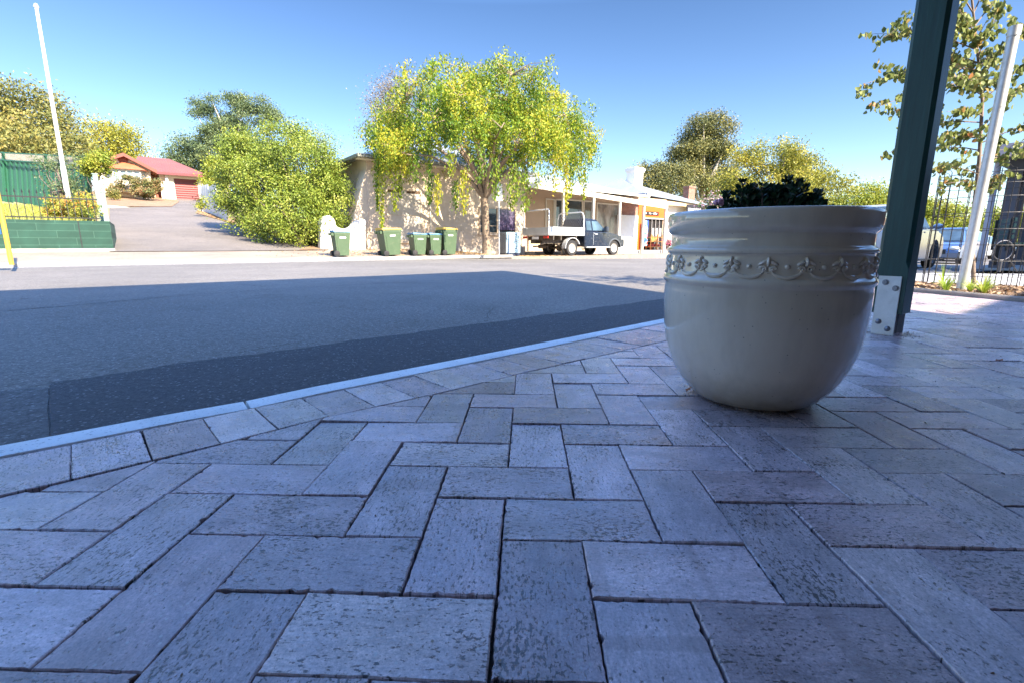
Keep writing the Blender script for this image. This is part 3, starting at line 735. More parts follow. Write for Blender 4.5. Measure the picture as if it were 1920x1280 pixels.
br = MB(); br.box(-hw - .0075, -hw - .0015, -.044, .044, 0, .272); br.box(hw + .0015, hw + .0075, -.044, .044, 0, .272); foot = br.build('steel_bracket', M_galv, post, bevel=.0012)
m = MB(); m.box(-.03, .03, -.03, .03, .0, zb - .001); m.build('steel_core', simple('dark_steel', (.07, .06, .06), .6, metal=.4), foot)
Mb = simple('bolt_grey', (.25, .26, .29), .4, metal=.6, var=.2, scale=80)
for (y, z, hexa) in ((.014, .243, 1), (-.027, .218, 1), (.020, .060, 0), (-.018, .030, 0)):
    m = MB(); Rm = Matrix.Translation((-hw - .0075, y, z)) @ Matrix.Rotation(-PI / 2, 4, 'Y')
    if hexa: m.lathe([(.0, 0), (.0135, 0), (.0135, .0015), (0, .0015)], 20, M=Rm); m.lathe([(0.0001, .0015), (.0100, .0015), (.0100, .0065), (.0085, .0085), (.0001, .0085)], 6, M=Rm)
    else: m.lathe([(.0001, 0), (.0125, 0), (.012, .003), (.009, .0062), (.004, .008), (.0001, .0083)], 20, M=Rm)
    m.build('bolt', Mb, foot, smooth=40)
# canopy above and the building behind the camera that throw the shade
Ld = Vector((-.70, .714, 0)); EL = math.radians(36); TE = math.tan(EL); HC = 4.8
P1 = UP(930, 507, ROADZ); P2 = UP(1790, 590, 0)
c1 = P1 - Ld * ((HC - ROADZ) / TE); c2 = P2 - Ld * (HC / TE)
n1 = sn(UP(400, 529.5, ROADZ) - Ld * ((HC - ROADZ) / TE))[1]
e = (c2 - c1).normalized(); c3 = c2 + e * 5
roofp = [S(sn(c1)[0], n1), c2, c3, S(-40, sn(c3)[1]), S(-40, n1)]
M_under = simple('canopy_lining', (.78, .78, .78), .8)
can = thing('verandah_roof', 'wide verandah roof overhead, outside the top of the photo', 'roof', (0, 0, HC))
m = MB(); m.prism([(p.x, p.y) for p in roofp], -.015, 0.0, 'z'); m.build('roof_sheet', M_under, can)
HL = 2.9; d1 = P1 - Ld * ((HL - ROADZ) / TE); d2 = P2 - Ld * (HL / TE); ed = (d2 - d1).normalized()
def onl(nv): t1 = (nv - sn(d1)[1]) / (ed.dot(N)); return d1 + ed * t1
low_c = [onl(1.62), onl(-4.0), S(-40, -4.0), S(-40, 1.62)]
m = MB(); m.prism([(p.x, p.y) for p in low_c], HL - HC, HL - HC + .015, 'z'); m.build('added_shade_sheet', simple('added_shade_sheet', (.55, .51, .46), .8), can)  # unseen lower sheet, added to deepen the shade on paving and pot
WN = sn(P2)[1] - N.dot(Ld) * 3.6 / TE
t_ = (WN - sn(c1)[1]) / (sn(c2)[1] - sn(c1)[1]); se = sn(c1.lerp(c2, t_))[0]
hb = thing('corner_shop', 'long low brick shop front behind the viewer, outside the photo', 'building', S(0, WN, 0), SA)
se2 = se - .66; m = MB(); m.box(-40, se2, -6, 0, -.1, HC - .02); m.build('tall_wall', simple('shop_wall', (.20, .17, .15), .8), hb)
m = MB(); m.box(se2 + .003, 40, -6, 0, -.1, 3.6); m.build('low_wall', MATS['shop_wall'], hb)
# grit, crumbs of mortar and dry leaf bits lying on the paving and round the post
P = []
for i in range(900):
    c = Vector((random.uniform(-1.8, 4.5), random.uniform(.35, 5.0), 0)); s_, n_ = sn(c)
    if n_ < hn(s_): P.append((c.x, c.y, .0015))
for i in range(420):
    a = random.random() * 2 * PI; rr_ = .06 + abs(random.gauss(0, .05)); P.append((bp.x + .05 + rr_ * math.cos(a), bp.y + .05 + rr_ * math.sin(a), .002))
for i in range(160):
    a = random.random() * 2 * PI; rr_ = .145 + abs(random.gauss(0, .018)); P.append((POTC.x + rr_ * math.cos(a), POTC.y + rr_ * math.sin(a), .002))
tag(leafcloud('grit', np.array(P), randdir(len(P)) * np.array([1, 1, .25]), .0035 + .004 * rng.random(len(P)) ** 2, .0022 + .002 * rng.random(len(P)), leafmat('grit_bits', [(0, (.08, .05, .035)), (.4, (.30, .22, .16)), (.8, (.55, .47, .38)), (1, (.75, .72, .66))], 0, .9, 0)), kind='stuff')
# ------------------------------------------------------------ young street tree in its guard, steel pole
pb = UP(1801, 549); tp = AT(1904, 50, pb.y * 1.0); pole = thing('steel_pole', 'pale galvanised steel pole with a cap beside the young caged tree', 'pole', pb)
hgt = tp.z; off = Vector((tp.x - pb.x, 0, hgt)); m = MB(); m.tube([(0, 0, 0), off * .5, off], .037, 24); m.build('pole_tube', M_galv, pole, smooth=50)
m = MB(); m.tube([off * .965, off * 1.0], .042, 24); m.build('pole_cap', M_galv, pole, smooth=50); m = MB(); m.tube([off * .715, off * .722], .039, 24); m.build('pole_collar', M_galv, pole, smooth=50)
cg = AT(1822, 536, 5.0); cg.z = .01; cage = thing('tree_guard', 'round black wire mesh guard around the young tree', 'tree guard', cg); R_ = .40; m = MB()
for i in range(26):
    a = 2 * PI * i / 26; p = Vector((R_ * math.cos(a), R_ * math.sin(a), 0)); m.tube([p, p + Vector((0, 0, 1.10))], .0038, 5)
for i in range(0, 22, 2):
    a = 2 * PI * i / 22; a2_ = 2 * PI * (i + 1) / 22; pts = []
    for q in range(7): f = q / 6; aa = a + (a2_ - a) * f; pts.append((R_ * math.cos(aa), R_ * math.sin(aa), 1.10 + .045 * math.sin(PI * f)))
    m.tube(pts, .0028, 5)
for z in (.10, .25, .40, .55, .70, .85, .97, 1.07): m.tube([(R_ * math.cos(2 * PI * i / 32), R_ * math.sin(2 * PI * i / 32), z) for i in range(33)], .0034, 4)
m.build('wire_mesh', simple('wire_dark', (.06, .06, .065), .5, metal=.5), cage)
# tree
M_yl = leafmat('young_leaf', [(0, (.11, .13, .04)), (.4, (.20, .24, .07)), (.75, (.30, .34, .11)), (.9, (.42, .28, .10)), (1, (.50, .20, .08))], .38, .5, .35)
yb = Vector((cg.x + .02, cg.y, .01)); yt = thing('young_street_tree', 'slender young tree with drooping olive leaves inside the wire guard', 'tree', yb); mb = MB(); P = []; Q = []
trunk = [Vector((yb.x, yb.y, 0)), AT(1822, 430, 5.0), AT(1836, 300, 5.02), AT(1842, 190, 5.02), AT(1832, 90, 5.0), AT(1818, -40, 5.0), AT(1812, -200, 5.0)]
mb.tube(trunk, [.020, .018, .016, .013, .010, .008, .004], 8)
def twig(a, b, r, dens=1.0, side=True, lv=0):
    L_ = (b - a).length; mid = a.lerp(b, .5) + Vector((0, 0, .06 * L_)) + Vector((random.gauss(0, .02), random.gauss(0, .04), 0))
    pts = [a, a.lerp(mid, .5) + Vector((0, 0, .01)), mid, mid.lerp(b, .5), b]; mb.tube(pts, [r, r * .85, r * .65, r * .45, r * .25], 5)
    k = int(L_ / .085 * dens) + 1
    for i in range(k):
        f = (i + .6) / k; p = a.lerp(mid, f * 2) if f < .5 else mid.lerp(b, f * 2 - 1)
        if f < .18 and lv == 0: continue
        # each spur carries a cluster of drooping leaves
        if random.random() < .55 and lv == 0 and L_ > .35:
            e_ = p + Vector((random.gauss(0, .10), random.gauss(0, .12), random.gauss(.04, .08))); twig(p, e_, r * .4, dens, lv=1); continue
        for j in range(random.choice((3, 4, 5))):
            o_ = Vector((random.gauss(0, .022), random.gauss(0, .025), -.015 + random.gauss(0, .018))); P.append(p + o_); Q.append(Vector((random.gauss(0, .5), random.gauss(0, .5), -1)))
def on(f):
    k = f * (len(trunk) - 1); i = min(int(k), len(trunk) - 2); return trunk[i].lerp(trunk[i + 1], k - i)
for x, y, Y, f in [(1618, 158, 4.75, .60), (1648, 200, 4.8, .56), (1655, 70, 4.8, .66), (1668, 60, 5.0, .68), (1650, 292, 4.85, .40), (1660, 140, 5.2, .62), (1690, 245, 4.9, .44), (1715, 170, 5.1, .52), (1740, 320, 4.8, .30), (1755, 275, 5.1, .36), (1770, 345, 4.8, .27), (1800, 20, 4.8, .70), (1785, 110, 5.1, .58),
                   (1775, 210, 4.8, .46), (1870, 10, 5.2, .64), (1905, 60, 4.9, .55), (1925, 120, 5.1, .50), (1935, 40, 5.0, .60), (1900, 175, 5.2, .42), (1930, 230, 4.9, .38), (1890, 280, 5.1, .34), (1940, 290, 5.2, .32), (1910, 325, 4.9, .28), (1880, 345, 5.1, .25),
                   (1760, -60, 5.0, .75), (1880, -90, 5.0, .75), (1700, -60, 5.0, .72), (1950, -60, 5.1, .72), (1790, -200, 5.0, .85), (1850, -220, 5.0, .85), (1790, 50, 5.3, .66), (1815, 150, 4.7, .52), (1860, 90, 5.3, .60), (1870, 240, 4.7, .38), (1800, 250, 5.2, .40), (1765, 150, 4.6, .56), (1730, 100, 5.2, .62), (1745, 20, 4.9, .70), (1850, 40, 4.7, .66), (1890, 130, 4.7, .52)]:
    twig(on(f), AT(x, y, Y), .0065, 1.35)
mb.build('trunk', simple('young_bark', (.20, .15, .12), .8, var=.3, scale=20), yt, smooth=60, off=yb)
P = np.array(P); leafcloud('crown', P, np.array(Q), .046 + .018 * rng.random(len(P)), .037 + .012 * rng.random(len(P)), M_yl, yt, yb, None, .30)
# grassy tufts
M_lime = leafmat('strappy_leaf', [(0, (.16, .26, .03)), (.5, (.34, .46, .05)), (1, (.62, .60, .18))], .35, .4, .3)
def tuft(label, p, h, nb, spread, stalk=False):
    root = thing('grass_tuft', label, 'grass tuft', p, 0, 'lime green tufts in the garden bed'); m = MB()
    for i in range(nb):
        a = random.random() * 2 * PI; l = h * (.6 + .6 * random.random()); sp_ = spread * (.3 + random.random()); w = .0035; t = Vector((-math.sin(a), math.cos(a), 0)) * w; d = Vector((math.cos(a), math.sin(a), 0)); pts = []
        for k in range(5): f = k / 4; pts.append(d * (sp_ * f ** 1.5 + .008) + Vector((0, 0, l * (f - .38 * f * f * (sp_ / spread)))))
        vs = []
        for k, q in enumerate(pts): ww = (1 - (k / 4) ** 2 * .95); vs += [q - t * ww, q + t * ww]
        m.add(vs, [(2 * k, 2 * k + 1, 2 * k + 3, 2 * k + 2) for k in range(4)])
    o = m.build('blades', M_lime, root); me = o.data; at = me.color_attributes.new('rnd', 'FLOAT_COLOR', 'POINT'); r = rng.random((len(me.vertices) // 10 + 1, 3)).repeat(10, 0)[:len(me.vertices)]; at.data.foreach_set('color', np.concatenate([r, np.ones((len(r), 1))], 1).astype(np.float32).ravel())
tuft('lime green strappy tuft just left of the foot of the steel pole', UP(1773, 548, .015), .17, 70, .12)
tuft('brightest lime strappy tuft, just right of the foot of the steel pole', UP(1843, 553, .015), .19, 90, .16)
tuft('small lime tuft touching the right side of the steel pole', UP(1818, 548, .015), .13, 50, .09)
tuft('tall thin pale seeding grass behind the wire guard, left of the steel pole', UP(1768, 536, .015), .26, 14, .12)
# ------------------------------------------------------------ helpers for facades: pixel rectangle on an upright plane
class Fac:
    """collects boxes given as photo rectangles on the plane n = const; street-aligned local frame of a thing"""
    def __init__(s, root_s, root_n, root_z): s.o = (root_s, root_n, root_z)
    def rect(s, x0, y0, x1, y1, n):
        a = PN(x0, y0, n); b = PN(x1, y0, n); c = PN(x0, y1, n); d = PN(x1, y1, n)
        return a[0] - s.o[0], b[0] - s.o[0], (c[1] + d[1]) / 2 - s.o[2], (a[1] + b[1]) / 2 - s.o[2]
    def box(s, x0, y0, x1, y1, n, d0=-.02, d1=.05, mb=None):
        mb = mb or MB(); a, b, z0, z1 = s.rect(x0, y0, x1, y1, n); mb.box(a, b, n - s.o[1] + d0, n - s.o[1] + d1, z0, z1); return mb
def ringframe(a, b, z0, z1, y0, y1, w, mb=None, bot=True):
    mb = mb or MB(); mb.box(a, a + w, y0, y1, z0, z1); mb.box(b - w, b, y0, y1, z0, z1); mb.box(a + w, b - w, y0, y1, z1 - w, z1)
    if bot: mb.box(a + w, b - w, y0, y1, z0, z0 + w)
    return mb
# ------------------------------------------------------------ building A, cream rendered
sA0 = PN(688, 330, 19.5)[0]; sA1 = PN(985, 330, 19.5)[0]
A = sthing('rendered_building', 'cream rendered building with hipped iron roof behind the weeping street tree', 'building', sA0, 19.5, 0)
fa_ = Fac(sA0, 19.5, 0); LA = sA1 - sA0; eA = 3.80
m = MB(); m.box(0, LA, 0, 9.5, -.2, eA + .02); m.build('wall', M_render, A)
m = MB(); m.box(-.02, LA + .0, -.03, 0.0, -.15, .35); m.build('plinth', simple('plinth_grey', (.50, .43, .35), .9, var=.15, scale=3, dirt=(.3, .24, .18, .5)), A)
ov = .42; rz = 5.75
v = [(-ov, -ov, eA), (LA + ov, -ov, eA), (LA + ov, 9.9, eA), (-ov, 9.9, eA), (5.2, 4.75, rz), (LA - 3.2, 4.75, rz)]
m = MB(); m.add(v, [(0, 1, 5, 4), (1, 2, 5), (2, 3, 4, 5), (3, 0, 4), (0, 3, 2, 1)]); roofA = m.build('roof', M_iron, A)
m = MB(); m.box(-ov - .09, LA + ov + .09, -ov - .10, -ov - .003, eA - .10, eA + .03); m.box(-ov - .10, -ov - .003, -ov, 9.9, eA - .10, eA + .03); m.build('gutter', simple('olive_gutter', (.20, .20, .16), .5), roofA, bevel=.01)
m = MB(); m.box(-ov, LA + ov, -ov + .02, -.01, eA - .14, eA - .11); m.build('soffit', M_cream, roofA)
m = MB(); xb = PN(648, 452, 19.5)[0] - sA0
m.prism([(0, 3.35), (xb, .3), (xb, .0), (0, 0)], .05, .75, 'y'); m.build('buttress', M_render, A)
a, b, z0, z1 = fa_.rect(725, 357, 787, 450, 19.5)
w = thing('x', None, None)if False else None
m = MB(); m.box(a, b, -.012, .0, z0, z1); wf = m.build('window', simple('boarded_window', (.56, .49, .40), .8, var=.06, scale=2), A)
ringframe(a - .06, b + .06, z0 - .06, z1 + .06, -.05, -.001, .07).build('frame', M_render, wf)
m = MB(); mid = (a + b) / 2; m.box(a + .02, mid - .12, -.02, -.0125, z1 - .12, z1 - .03); m.box(mid + .12, b - .02, -.02, -.0125, z1 - .12, z1 - .03); m.build('vent_slot', simple('slot_brown', (.10, .06, .035), .9), wf)
m = MB(); m.box(a, mid - .06, -.018, -.0125, (z0 + z1) / 2 - .02, (z0 + z1) / 2); m.box(mid + .06, b, -.018, -.0125, (z0 + z1) / 2 - .02, (z0 + z1) / 2); m.build('glazing_bar', M_tanwall, wf)
m = MB(); m.box(a - .1, b + .1, -.10, -.001, z0 - .13, z0 - .065); m.build('sill', M_render, wf)
a, b, z0, z1 = fa_.rect(899, 392, 965, 437, 19.5)
m = MB(); m.box(a, b, -.006, -.001, z0, z1); wf = m.build('window', M_dark, A)
m = MB(); ringframe(a - .05, b + .05, z0 - .05, z1 + .05, -.06, -.001, .06, m); c1_ = a + (b - a) * .48; m.box(c1_ - .04, c1_ + .04, -.06, -.007, z0, z1); c2_ = a + (b - a) * .2; m.box(c2_ - .015, c2_ + .015, -.04, -.007, z0, z1); m.box(a, c1_, -.035, -.007, z0 + .30, z0 + .325); m.build('frame', simple('window_frame_tan', (.50, .38, .26), .6), wf)
m = MB(); m.box(a + .01, c1_ - .04, -.02, -.0075, z0 + .01, z1 - .01); m.build('pane', M_glass, wf)
t_ = NT('purple_reflection_pane'); t_.col(t_.ramp(t_.noise(t_.co('Object', (1.6, 1, .6)), 7, 5, .7), [(.42, (.05, .035, .07)), (.6, (.16, .12, .2)), (.75, (.55, .5, .58))])); t_.b.inputs['Roughness'].default_value = .12  # purple reflection painted into the pane colour
m = MB(); m.box(c1_ + .04, b - .01, -.02, -.0075, z0 + .14, z1 - .01); m.build('pane', t_.m, wf)
m = MB(); m.box(a - .1, b + .1, -.10, -.001, z0 - .12, z0 - .055); m.build('sill', M_render, wf)
m = MB(); dx = PN(806, 400, 19.5)[0] - sA0; m.tube([(dx, -.04, .2), (dx, -.04, eA - .15)], .035, 8); m.build('downpipe', M_cream, A)
# white garden wall with round topped pillar at its left end
a0_ = PN(601, 468, 19.2)[0]; wl = sthing('boundary_wall', 'low white rendered wall with a round topped pillar beside the big hedge', 'wall', a0_, 19.2, 0)
def pz(x, y): q = PN(x, y, 19.2); return (q[0] - a0_, q[1])
m = MB(); pp_ = [pz(601, 470), pz(601, 418), pz(603, 411), pz(608, 406), pz(614, 404.5), pz(621, 406), pz(626, 411), pz(628, 418), pz(628, 470)]; m.prism(pp_, -.05, .35, 'y'); m.build('pillar', M_white, wl, bevel=.015)
m = MB(); m.prism([pz(628, 470), pz(628, 420), pz(634, 427), pz(645, 430), pz(655, 427), pz(662, 419), pz(670, 413), pz(686, 412), pz(686, 470)], .04, .26, 'y'); m.build('wall_body', M_white, wl, bevel=.01)
# ------------------------------------------------------------ shop with verandah
nW, nF = 21.0, 18.5
sB0, sB1 = sA1, PN(1250, 380, nW)[0]
B = sthing('verandah_shop', 'cream fronted shop with orange doorway and long post verandah', 'shop', sB0, nW, 0); fb = Fac(sB0, nW, 0)
LB = sB1 - sB0
m = MB(); m.box(.003, LB, 0, 7, -.15, 3.4); m.build('wall', M_tanwall, B)
m = MB(); m.box(.01, LB + 1.2, nF + .25 - nW, -.002, -.2, .06); m.build('floor', M_conc, B)
def zf(s):  # top of the fascia falls gently along the street
    s0, z0 = PN(995, 342, nF); s1, z1 = PN(1249, 384, nF); return z0 + (z1 - z0) * (s - s0) / (s1 - s0)
sF0, sF1 = PN(990, 342, nF)[0], PN(1252, 384, nF)[0]
def slanted(mb, s0, s1, n0, n1, dz0, dz1):
    vs = [];
    for s in (s0, s1):
        for n in (n0, n1):
            for d in (dz0, dz1): vs.append((s - sB0, n - nW, zf(s) + d))
    mb.add(vs, [(0, 1, 3, 2), (4, 6, 7, 5), (0, 4, 5, 1), (2, 3, 7, 6), (0, 2, 6, 4), (1, 5, 7, 3)])
m = MB(); slanted(m, sF0, sF1, nF - .03, nF + .05, -.24, 0); m.build('fascia', M_cream, B)
m = MB(); vs = []
for s in (sF0, sF1):
    vs += [(s - sB0, nF - .02 - nW, zf(s) + .004), (s - sB0, -.004, zf(s) + .36), (s - sB0, -.004, zf(s) + .33), (s - sB0, nF + .06 - nW, zf(s) - .03)]
m.add(vs, [(0, 4, 5, 1), (1, 5, 6, 2), (2, 6, 7, 3), (0, 1, 2, 3), (4, 7, 6, 5), (0, 3, 7, 4)]); m.build('verandah_roof', M_iron, B)
for x in (1057, 1113, 1162, 1207, 1248):
    s_ = PN(x, 430, nF)[0]; m = MB(); m.box(s_ - .06 - sB0, s_ + .06 - sB0, nF - .02 - nW + .03, nF + .13 - nW, -.10, zf(s_) - .242); m.build('verandah_post', M_cream, B)
eB = (PN(1000, 341, 20.2)[1] + PN(1170, 363, 20.2)[1]) / 2
v = [(-.3, -.8, eB), (LB * .78, -.8, eB - .12), (LB * .78, 7.5, eB - .12), (-.3, 7.5, eB), (1.0, 3.5, eB + 1.25), (LB * .78 - 3.0, 3.5, eB + 1.15)]
m = MB(); m.add(v, [(0, 1, 5, 4), (1, 2, 5), (2, 3, 4, 5), (3, 0, 4), (0, 3, 2, 1)]); rB = m.build('roof', M_iron, B)
m = MB(); m.add([(-.3, -.9, eB - .08), (LB * .78, -.9, eB - .2), (LB * .78, -.9, eB - .08), (-.3, -.9, eB + .04), (-.3, -.803, eB - .08), (LB * .78, -.803, eB - .2), (LB * .78, -.803, eB - .08), (-.3, -.803, eB + .04)], [(0, 1, 2, 3), (4, 7, 6, 5), (0, 4, 5, 1), (3, 2, 6, 7), (0, 3, 7, 4), (1, 5, 6, 2)]); m.build('gutter', M_cream, rB)
def win(px, n=nW, fac=fb, root=B, gm=M_glassw, fm=None, name='window', fw=.07):
    a, b, z0, z1 = fac.rect(*px, n); y = n - fac.o[1]
    m = MB(); m.box(a + fw, b - fw, y - .012, y - .004, z0 + fw, z1 - fw); o = ringframe(a, b, z0, z1, y - .07, y - .003, fw).build(name, fm or M_cream, root); m.build('pane', gm, o); return a, b, z0, z1, o
win((1022, 373, 1039, 466), name='door', gm=simple('tan_door', (.50, .37, .24), .6))
win((1040, 374, 1058, 450), gm=M_glass); win((1059, 375, 1092, 452), gm=M_glass)
win((1093, 377, 1111, 466), name='door', gm=M_glassw)
t_ = NT('frosted_reflection_glass'); t_.col(t_.ramp(t_.noise(t_.co('Object', (1, 1, .5)), 1.6, 4, .6), [(.4, (.13, .115, .10)), (.52, (.30, .27, .23)), (.68, (.44, .41, .37))])); t_.b.inputs['Roughness'].default_value = .08  # frosted glass, its whitish reflection painted in as uneven tone
win((1118, 382, 1161, 458), gm=t_.m)
a, b, z0, z1 = fb.rect(1164, 381, 1197, 404, nW - .15); m = MB(); m.box(a, b, -.15, -.004, z0, z1); m.build('brick_panel', M_brickred, B)
a, b, z0, z1 = fb.rect(1163, 404, 1197, 468, nW - .25); m = MB(); m.box(a, b, -.25, -.005, .061, z1); m.build('white_panel', M_white, B, bevel=.01)
M_or = simple('orange_paint', (.72, .115, .012), .5, var=.06, scale=2)
a, b, z0, z1 = fb.rect(1198, 384, 1250, 466, nW - .1); zd = fb.rect(1206, 411, 1245, 466, nW - .1)
m = MB(); m.box(a, zd[0], -.10, -.005, .061, z1 + .02); m.box(zd[0], b, -.10, -.005, zd[3], z1 + .02); m.build('orange_wall', M_or, B)
m = MB(); m.box(zd[0], zd[1], -.012, -.005, .062, zd[3] - .001); dr_ = m.build('doorway', M_dark, B)
m = MB(); m.box(zd[0] - .05, zd[1], -.16, -.101, zd[3] - .03, zd[3] + .07); m.box(zd[1] - .07, zd[1], -.15, -.101, .062, zd[3] - .03)
for f in (.42, .60, .78): xx = zd[0] + (zd[1] - zd[0]) * f; m.box(xx, xx + .05, -.09, -.05, .062, zd[3] - .031)
m.build('door_frame', simple('door_frame_grey', (.27, .25, .24), .5), dr_)
m = MB()
for f in (.47, .65, .83): xx = zd[0] + (zd[1] - zd[0]) * f; m.box(xx + .03, xx + .22, -.055, -.03, .95, 1.5)
m.build('display_sheet', simple('display_grey', (.30, .31, .30), .6, var=.5, scale=5), dr_)
def text(body, size, mat, name, parent, loc, rot=(PI / 2, 0, 0), ext=.004, squash=1.0):
    cu = bpy.data.curves.new(name, 'FONT'); cu.body = body; cu.size = size; cu.extrude = ext; cu.offset = size * .012
    tmp = bpy.data.objects.new(name + '_c', cu); C.objects.link(tmp); dg = bpy.context.evaluated_depsgraph_get(); me = bpy.data.meshes.new_from_object(tmp.evaluated_get(dg)); bpy.data.objects.remove(tmp)
    me.materials.clear(); me.materials.append(mat); me.name = name
    w = max(v.co.x for v in me.vertices) - min(v.co.x for v in me.vertices)
    o = bpy.data.objects.new(name, me); link(o, parent); o.location = loc; o.rotation_euler = rot; o.scale = (squash, 1, 1); return o, w
M_sw = simple('sign_white', (.80, .80, .78), .5)
# black board over the orange doorway
a, b, z0, z1 = fb.rect(1206, 397.5, 1236, 404, nW - .16); sg = sthing('shop_sign', 'narrow black sign reading now tea coffee above the orange doorway', 'sign', a + sB0, nW - .104, z0)
m = MB(); m.box(0, b - a, -.04, 0, 0, z1 - z0); m.build('board', simple('sign_black', (.007, .006, .006), .5), sg); h_ = z1 - z0
for wd, f in (('now', .03), ('tea', .37), ('coffee', .61)): text(wd, h_ * .85, M_sw, 'lettering', sg, ((b - a) * f, -.042, h_ * .28))
# stand, poster and tub inside/at the doorway
a, b, z0, z1 = fb.rect(1221, 444, 1243, 468, nW - .7); st_ = sthing('display_stand', 'small orange timber stand in front of the orange shop doorway', 'stand', a + sB0, nW - .7, .062); w_ = b - a; h_ = 1.0; m = MB(); M_ot = simple('orange_timber', (.62, .25, .06), .6, var=.2, scale=4)
for x in (0, w_ * .5, w_ - .04):
    for y in (0, .36): m = MB(); m.box(x, x + .04, y, y + .04, 0, h_); m.build('leg', M_ot, st_)
m = MB()
for z in (.18, .52, .80): m.box(-.001, w_ + .001, -.001, .401, z, z + .04)
m.build('shelf', M_ot, st_); m = MB(); m.box(.041, w_ * .5 - .001, .01, .03, .56, .79); m.build('back_panel', M_ot, st_)
m = MB()
for i in range(5): m.box(.08 + i * .16 * w_ / .9, .18 + i * .16 * w_ / .9, .08, .25, .221, .36 + .06 * (i % 2))
m.build('goods', simple('red_goods', (.45, .06, .04), .6, var=.7, scale=9), st_)
a, b, z0, z1 = fb.rect(1209, 412, 1215, 460, nW - .45); ps = sthing('ice_cream_banner', 'tall narrow blue and red banner standing in the orange doorway', 'banner', a + sB0, nW - .45, .062)
t_ = NT('banner_print'); t_.col(t_.ramp(t_.noise(t_.co('Object', (.6, 1, 1)), 2.6, 2), [(.36, (.04, .10, .50)), (.46, (.06, .2, .6)), (.5, (.6, .6, .6)), (.56, (.55, .08, .06)), (.62, (.05, .12, .5))], 'CONSTANT')); m = MB(); m.box(0, b - a + .06, 0, .03, .25, 1.9); m.build('print', t_.m, ps); m = MB(); m.box(-.02, b - a + .08, -.12, .15, 0, .05); m.box(.1, .14, .031, .05, .05, 1.9); m.build('base', M_black, ps)
# pink flower tub at the right hand verandah post
q = PN(1254, 470, nF + .3); tb = sthing('flower_tub', 'dark tub of pink flowers beside the right hand shop verandah post', 'flower tub', q[0], nF + .3, -.09); m = MB(); m.lathe([(.14, 0), (.2, .35), (.21, .36), (.17, .355), (.0, .34)], 16, close=False); m.build('tub', M_black, tb, smooth=40)
c_ = S(q[0], nF + .3, 0); cc = np.array(c_) + np.array([0, 0, .48]); P = cc + rng.normal(size=(900, 3)) * np.array([.15, .15, .14]); leafcloud('blooms', P, randdir(900), .07, .06, leafmat('pink_bloom', [(0, (.05, .12, .03)), (.45, (.08, .16, .04)), (.5, (.75, .12, .28)), (1, (.85, .35, .5))], .3, .6, .1), tb, tb.location).rotation_euler = (0, 0, -SA)
# ------------------------------------------------------------ building beyond: white walls, iron roof, chimneys
nC = 22.0; sC0 = PN(1199, 380, nC)[0]; sC1 = PN(1400, 380, nC)[0]; Cb = sthing('white_cottage', 'white cottage with pale hipped iron roof and a tall white chimney right of the shop', 'building', sC0, nC, 0)
e0 = PN(1200, 362, 21.4)[1]; e1 = PN(1318, 383, 21.4)[1]; print('eave B', e0, e1, 'A', eB, 'LB', LB)
eC = (e0 + e1) / 2; LC = PN(1328, 383, 21.4)[0] - sC0
m = MB(); m.box(.2, LC - .2, 0, 8, -.2, eC + .02); m.build('wall', M_white, Cb)
rr = PN(1200, 338, 25.5)[1]
v = [(-.1, -.6, e0), (LC, -.6, e1), (LC, 8.5, e1), (-.1, 8.5, e0), (2.2, 3.6, rr), (LC - 4.4, 3.6, rr - .25)]
m = MB(); m.add(v, [(0, 1, 5, 4), (1, 2, 5), (2, 3, 4, 5), (3, 0, 4), (0, 3, 2, 1)]); rC = m.build('roof', M_iron, Cb)
m = MB(); m.add([(-.15, -.72, e0 - .12), (LC, -.72, e1 - .12), (LC, -.72, e1 + .03), (-.15, -.72, e0 + .03), (-.15, -.603, e0 - .12), (LC, -.603, e1 - .12), (LC, -.603, e1 + .03), (-.15, -.603, e0 + .03)], [(0, 1, 2, 3), (4, 7, 6, 5), (0, 4, 5, 1), (3, 2, 6, 7), (0, 3, 7, 4), (1, 5, 6, 2)]); m.build('gutter', M_bluegut, rC)
m = MB(); m.box(-.22, -.103, -.6, 8.5, e0 - .12, e0 + .03); m.build('gutter', M_bluegut, rC)
m = MB(); m.box(0, LC - .1, -.58, -.01, eC - .22, eC - .18); m.box(.2, LC - .2, -.58, -.54, eC - .45, eC - .22); m.build('soffit', simple('soffit_tan', (.58, .43, .26), .7), rC)
s0_, zz0 = PN(1180, 338, 25.0); s1_, zz1 = PN(1200, 318, 25.0); ch_ = MB(); x0 = s0_ - sC0; x1 = s1_ - sC0
ch_.box(x0 + .1, x1 - .1, 2.6, 3.4, zz0 - .8, zz1 - .28); ch_.box(x0 + .04, x1 - .04, 2.54, 3.46, zz1 - .28, zz1 - .18); ch_.box(x0, x1, 2.5, 3.5, zz1 - .18, zz1 - .02); ch_.box(x0 + .1, x1 - .1, 2.6, 3.4, zz1 - .02, zz1 + .06); ch_.build('chimney', M_white, rC)
s0_, zz0 = PN(1285, 372, 27.5); s1_, zz1 = PN(1299, 351, 27.5); m = MB(); x0 = s0_ - sC0; x1 = s1_ - sC0
m.box(x0 + .04, x1 - .04, 5.2, 5.8, zz0 - 1, zz1 - .15); m.box(x0, x1, 5.15, 5.85, zz1 - .15, zz1); m.build('chimney', M_brickred, rC)['label'] = 'red brick chimney'
a, z1 = PN(1289, 381, 21.35); b_, _z = PN(1352, 390, 21.35); _s, z0 = PN(1289, 402, 21.35)
sg = sthing('shop_sign', 'dark grey sign with white capitals under the cottage eave, beside the pot rim', 'sign', a, 21.35, z0 - .2); m = MB(); m.box(0, b_ - a, 0, .05, 0, z1 - z0 + .1); m.build('board', simple('sign_grey', (.022, .019, .028), .5), sg)
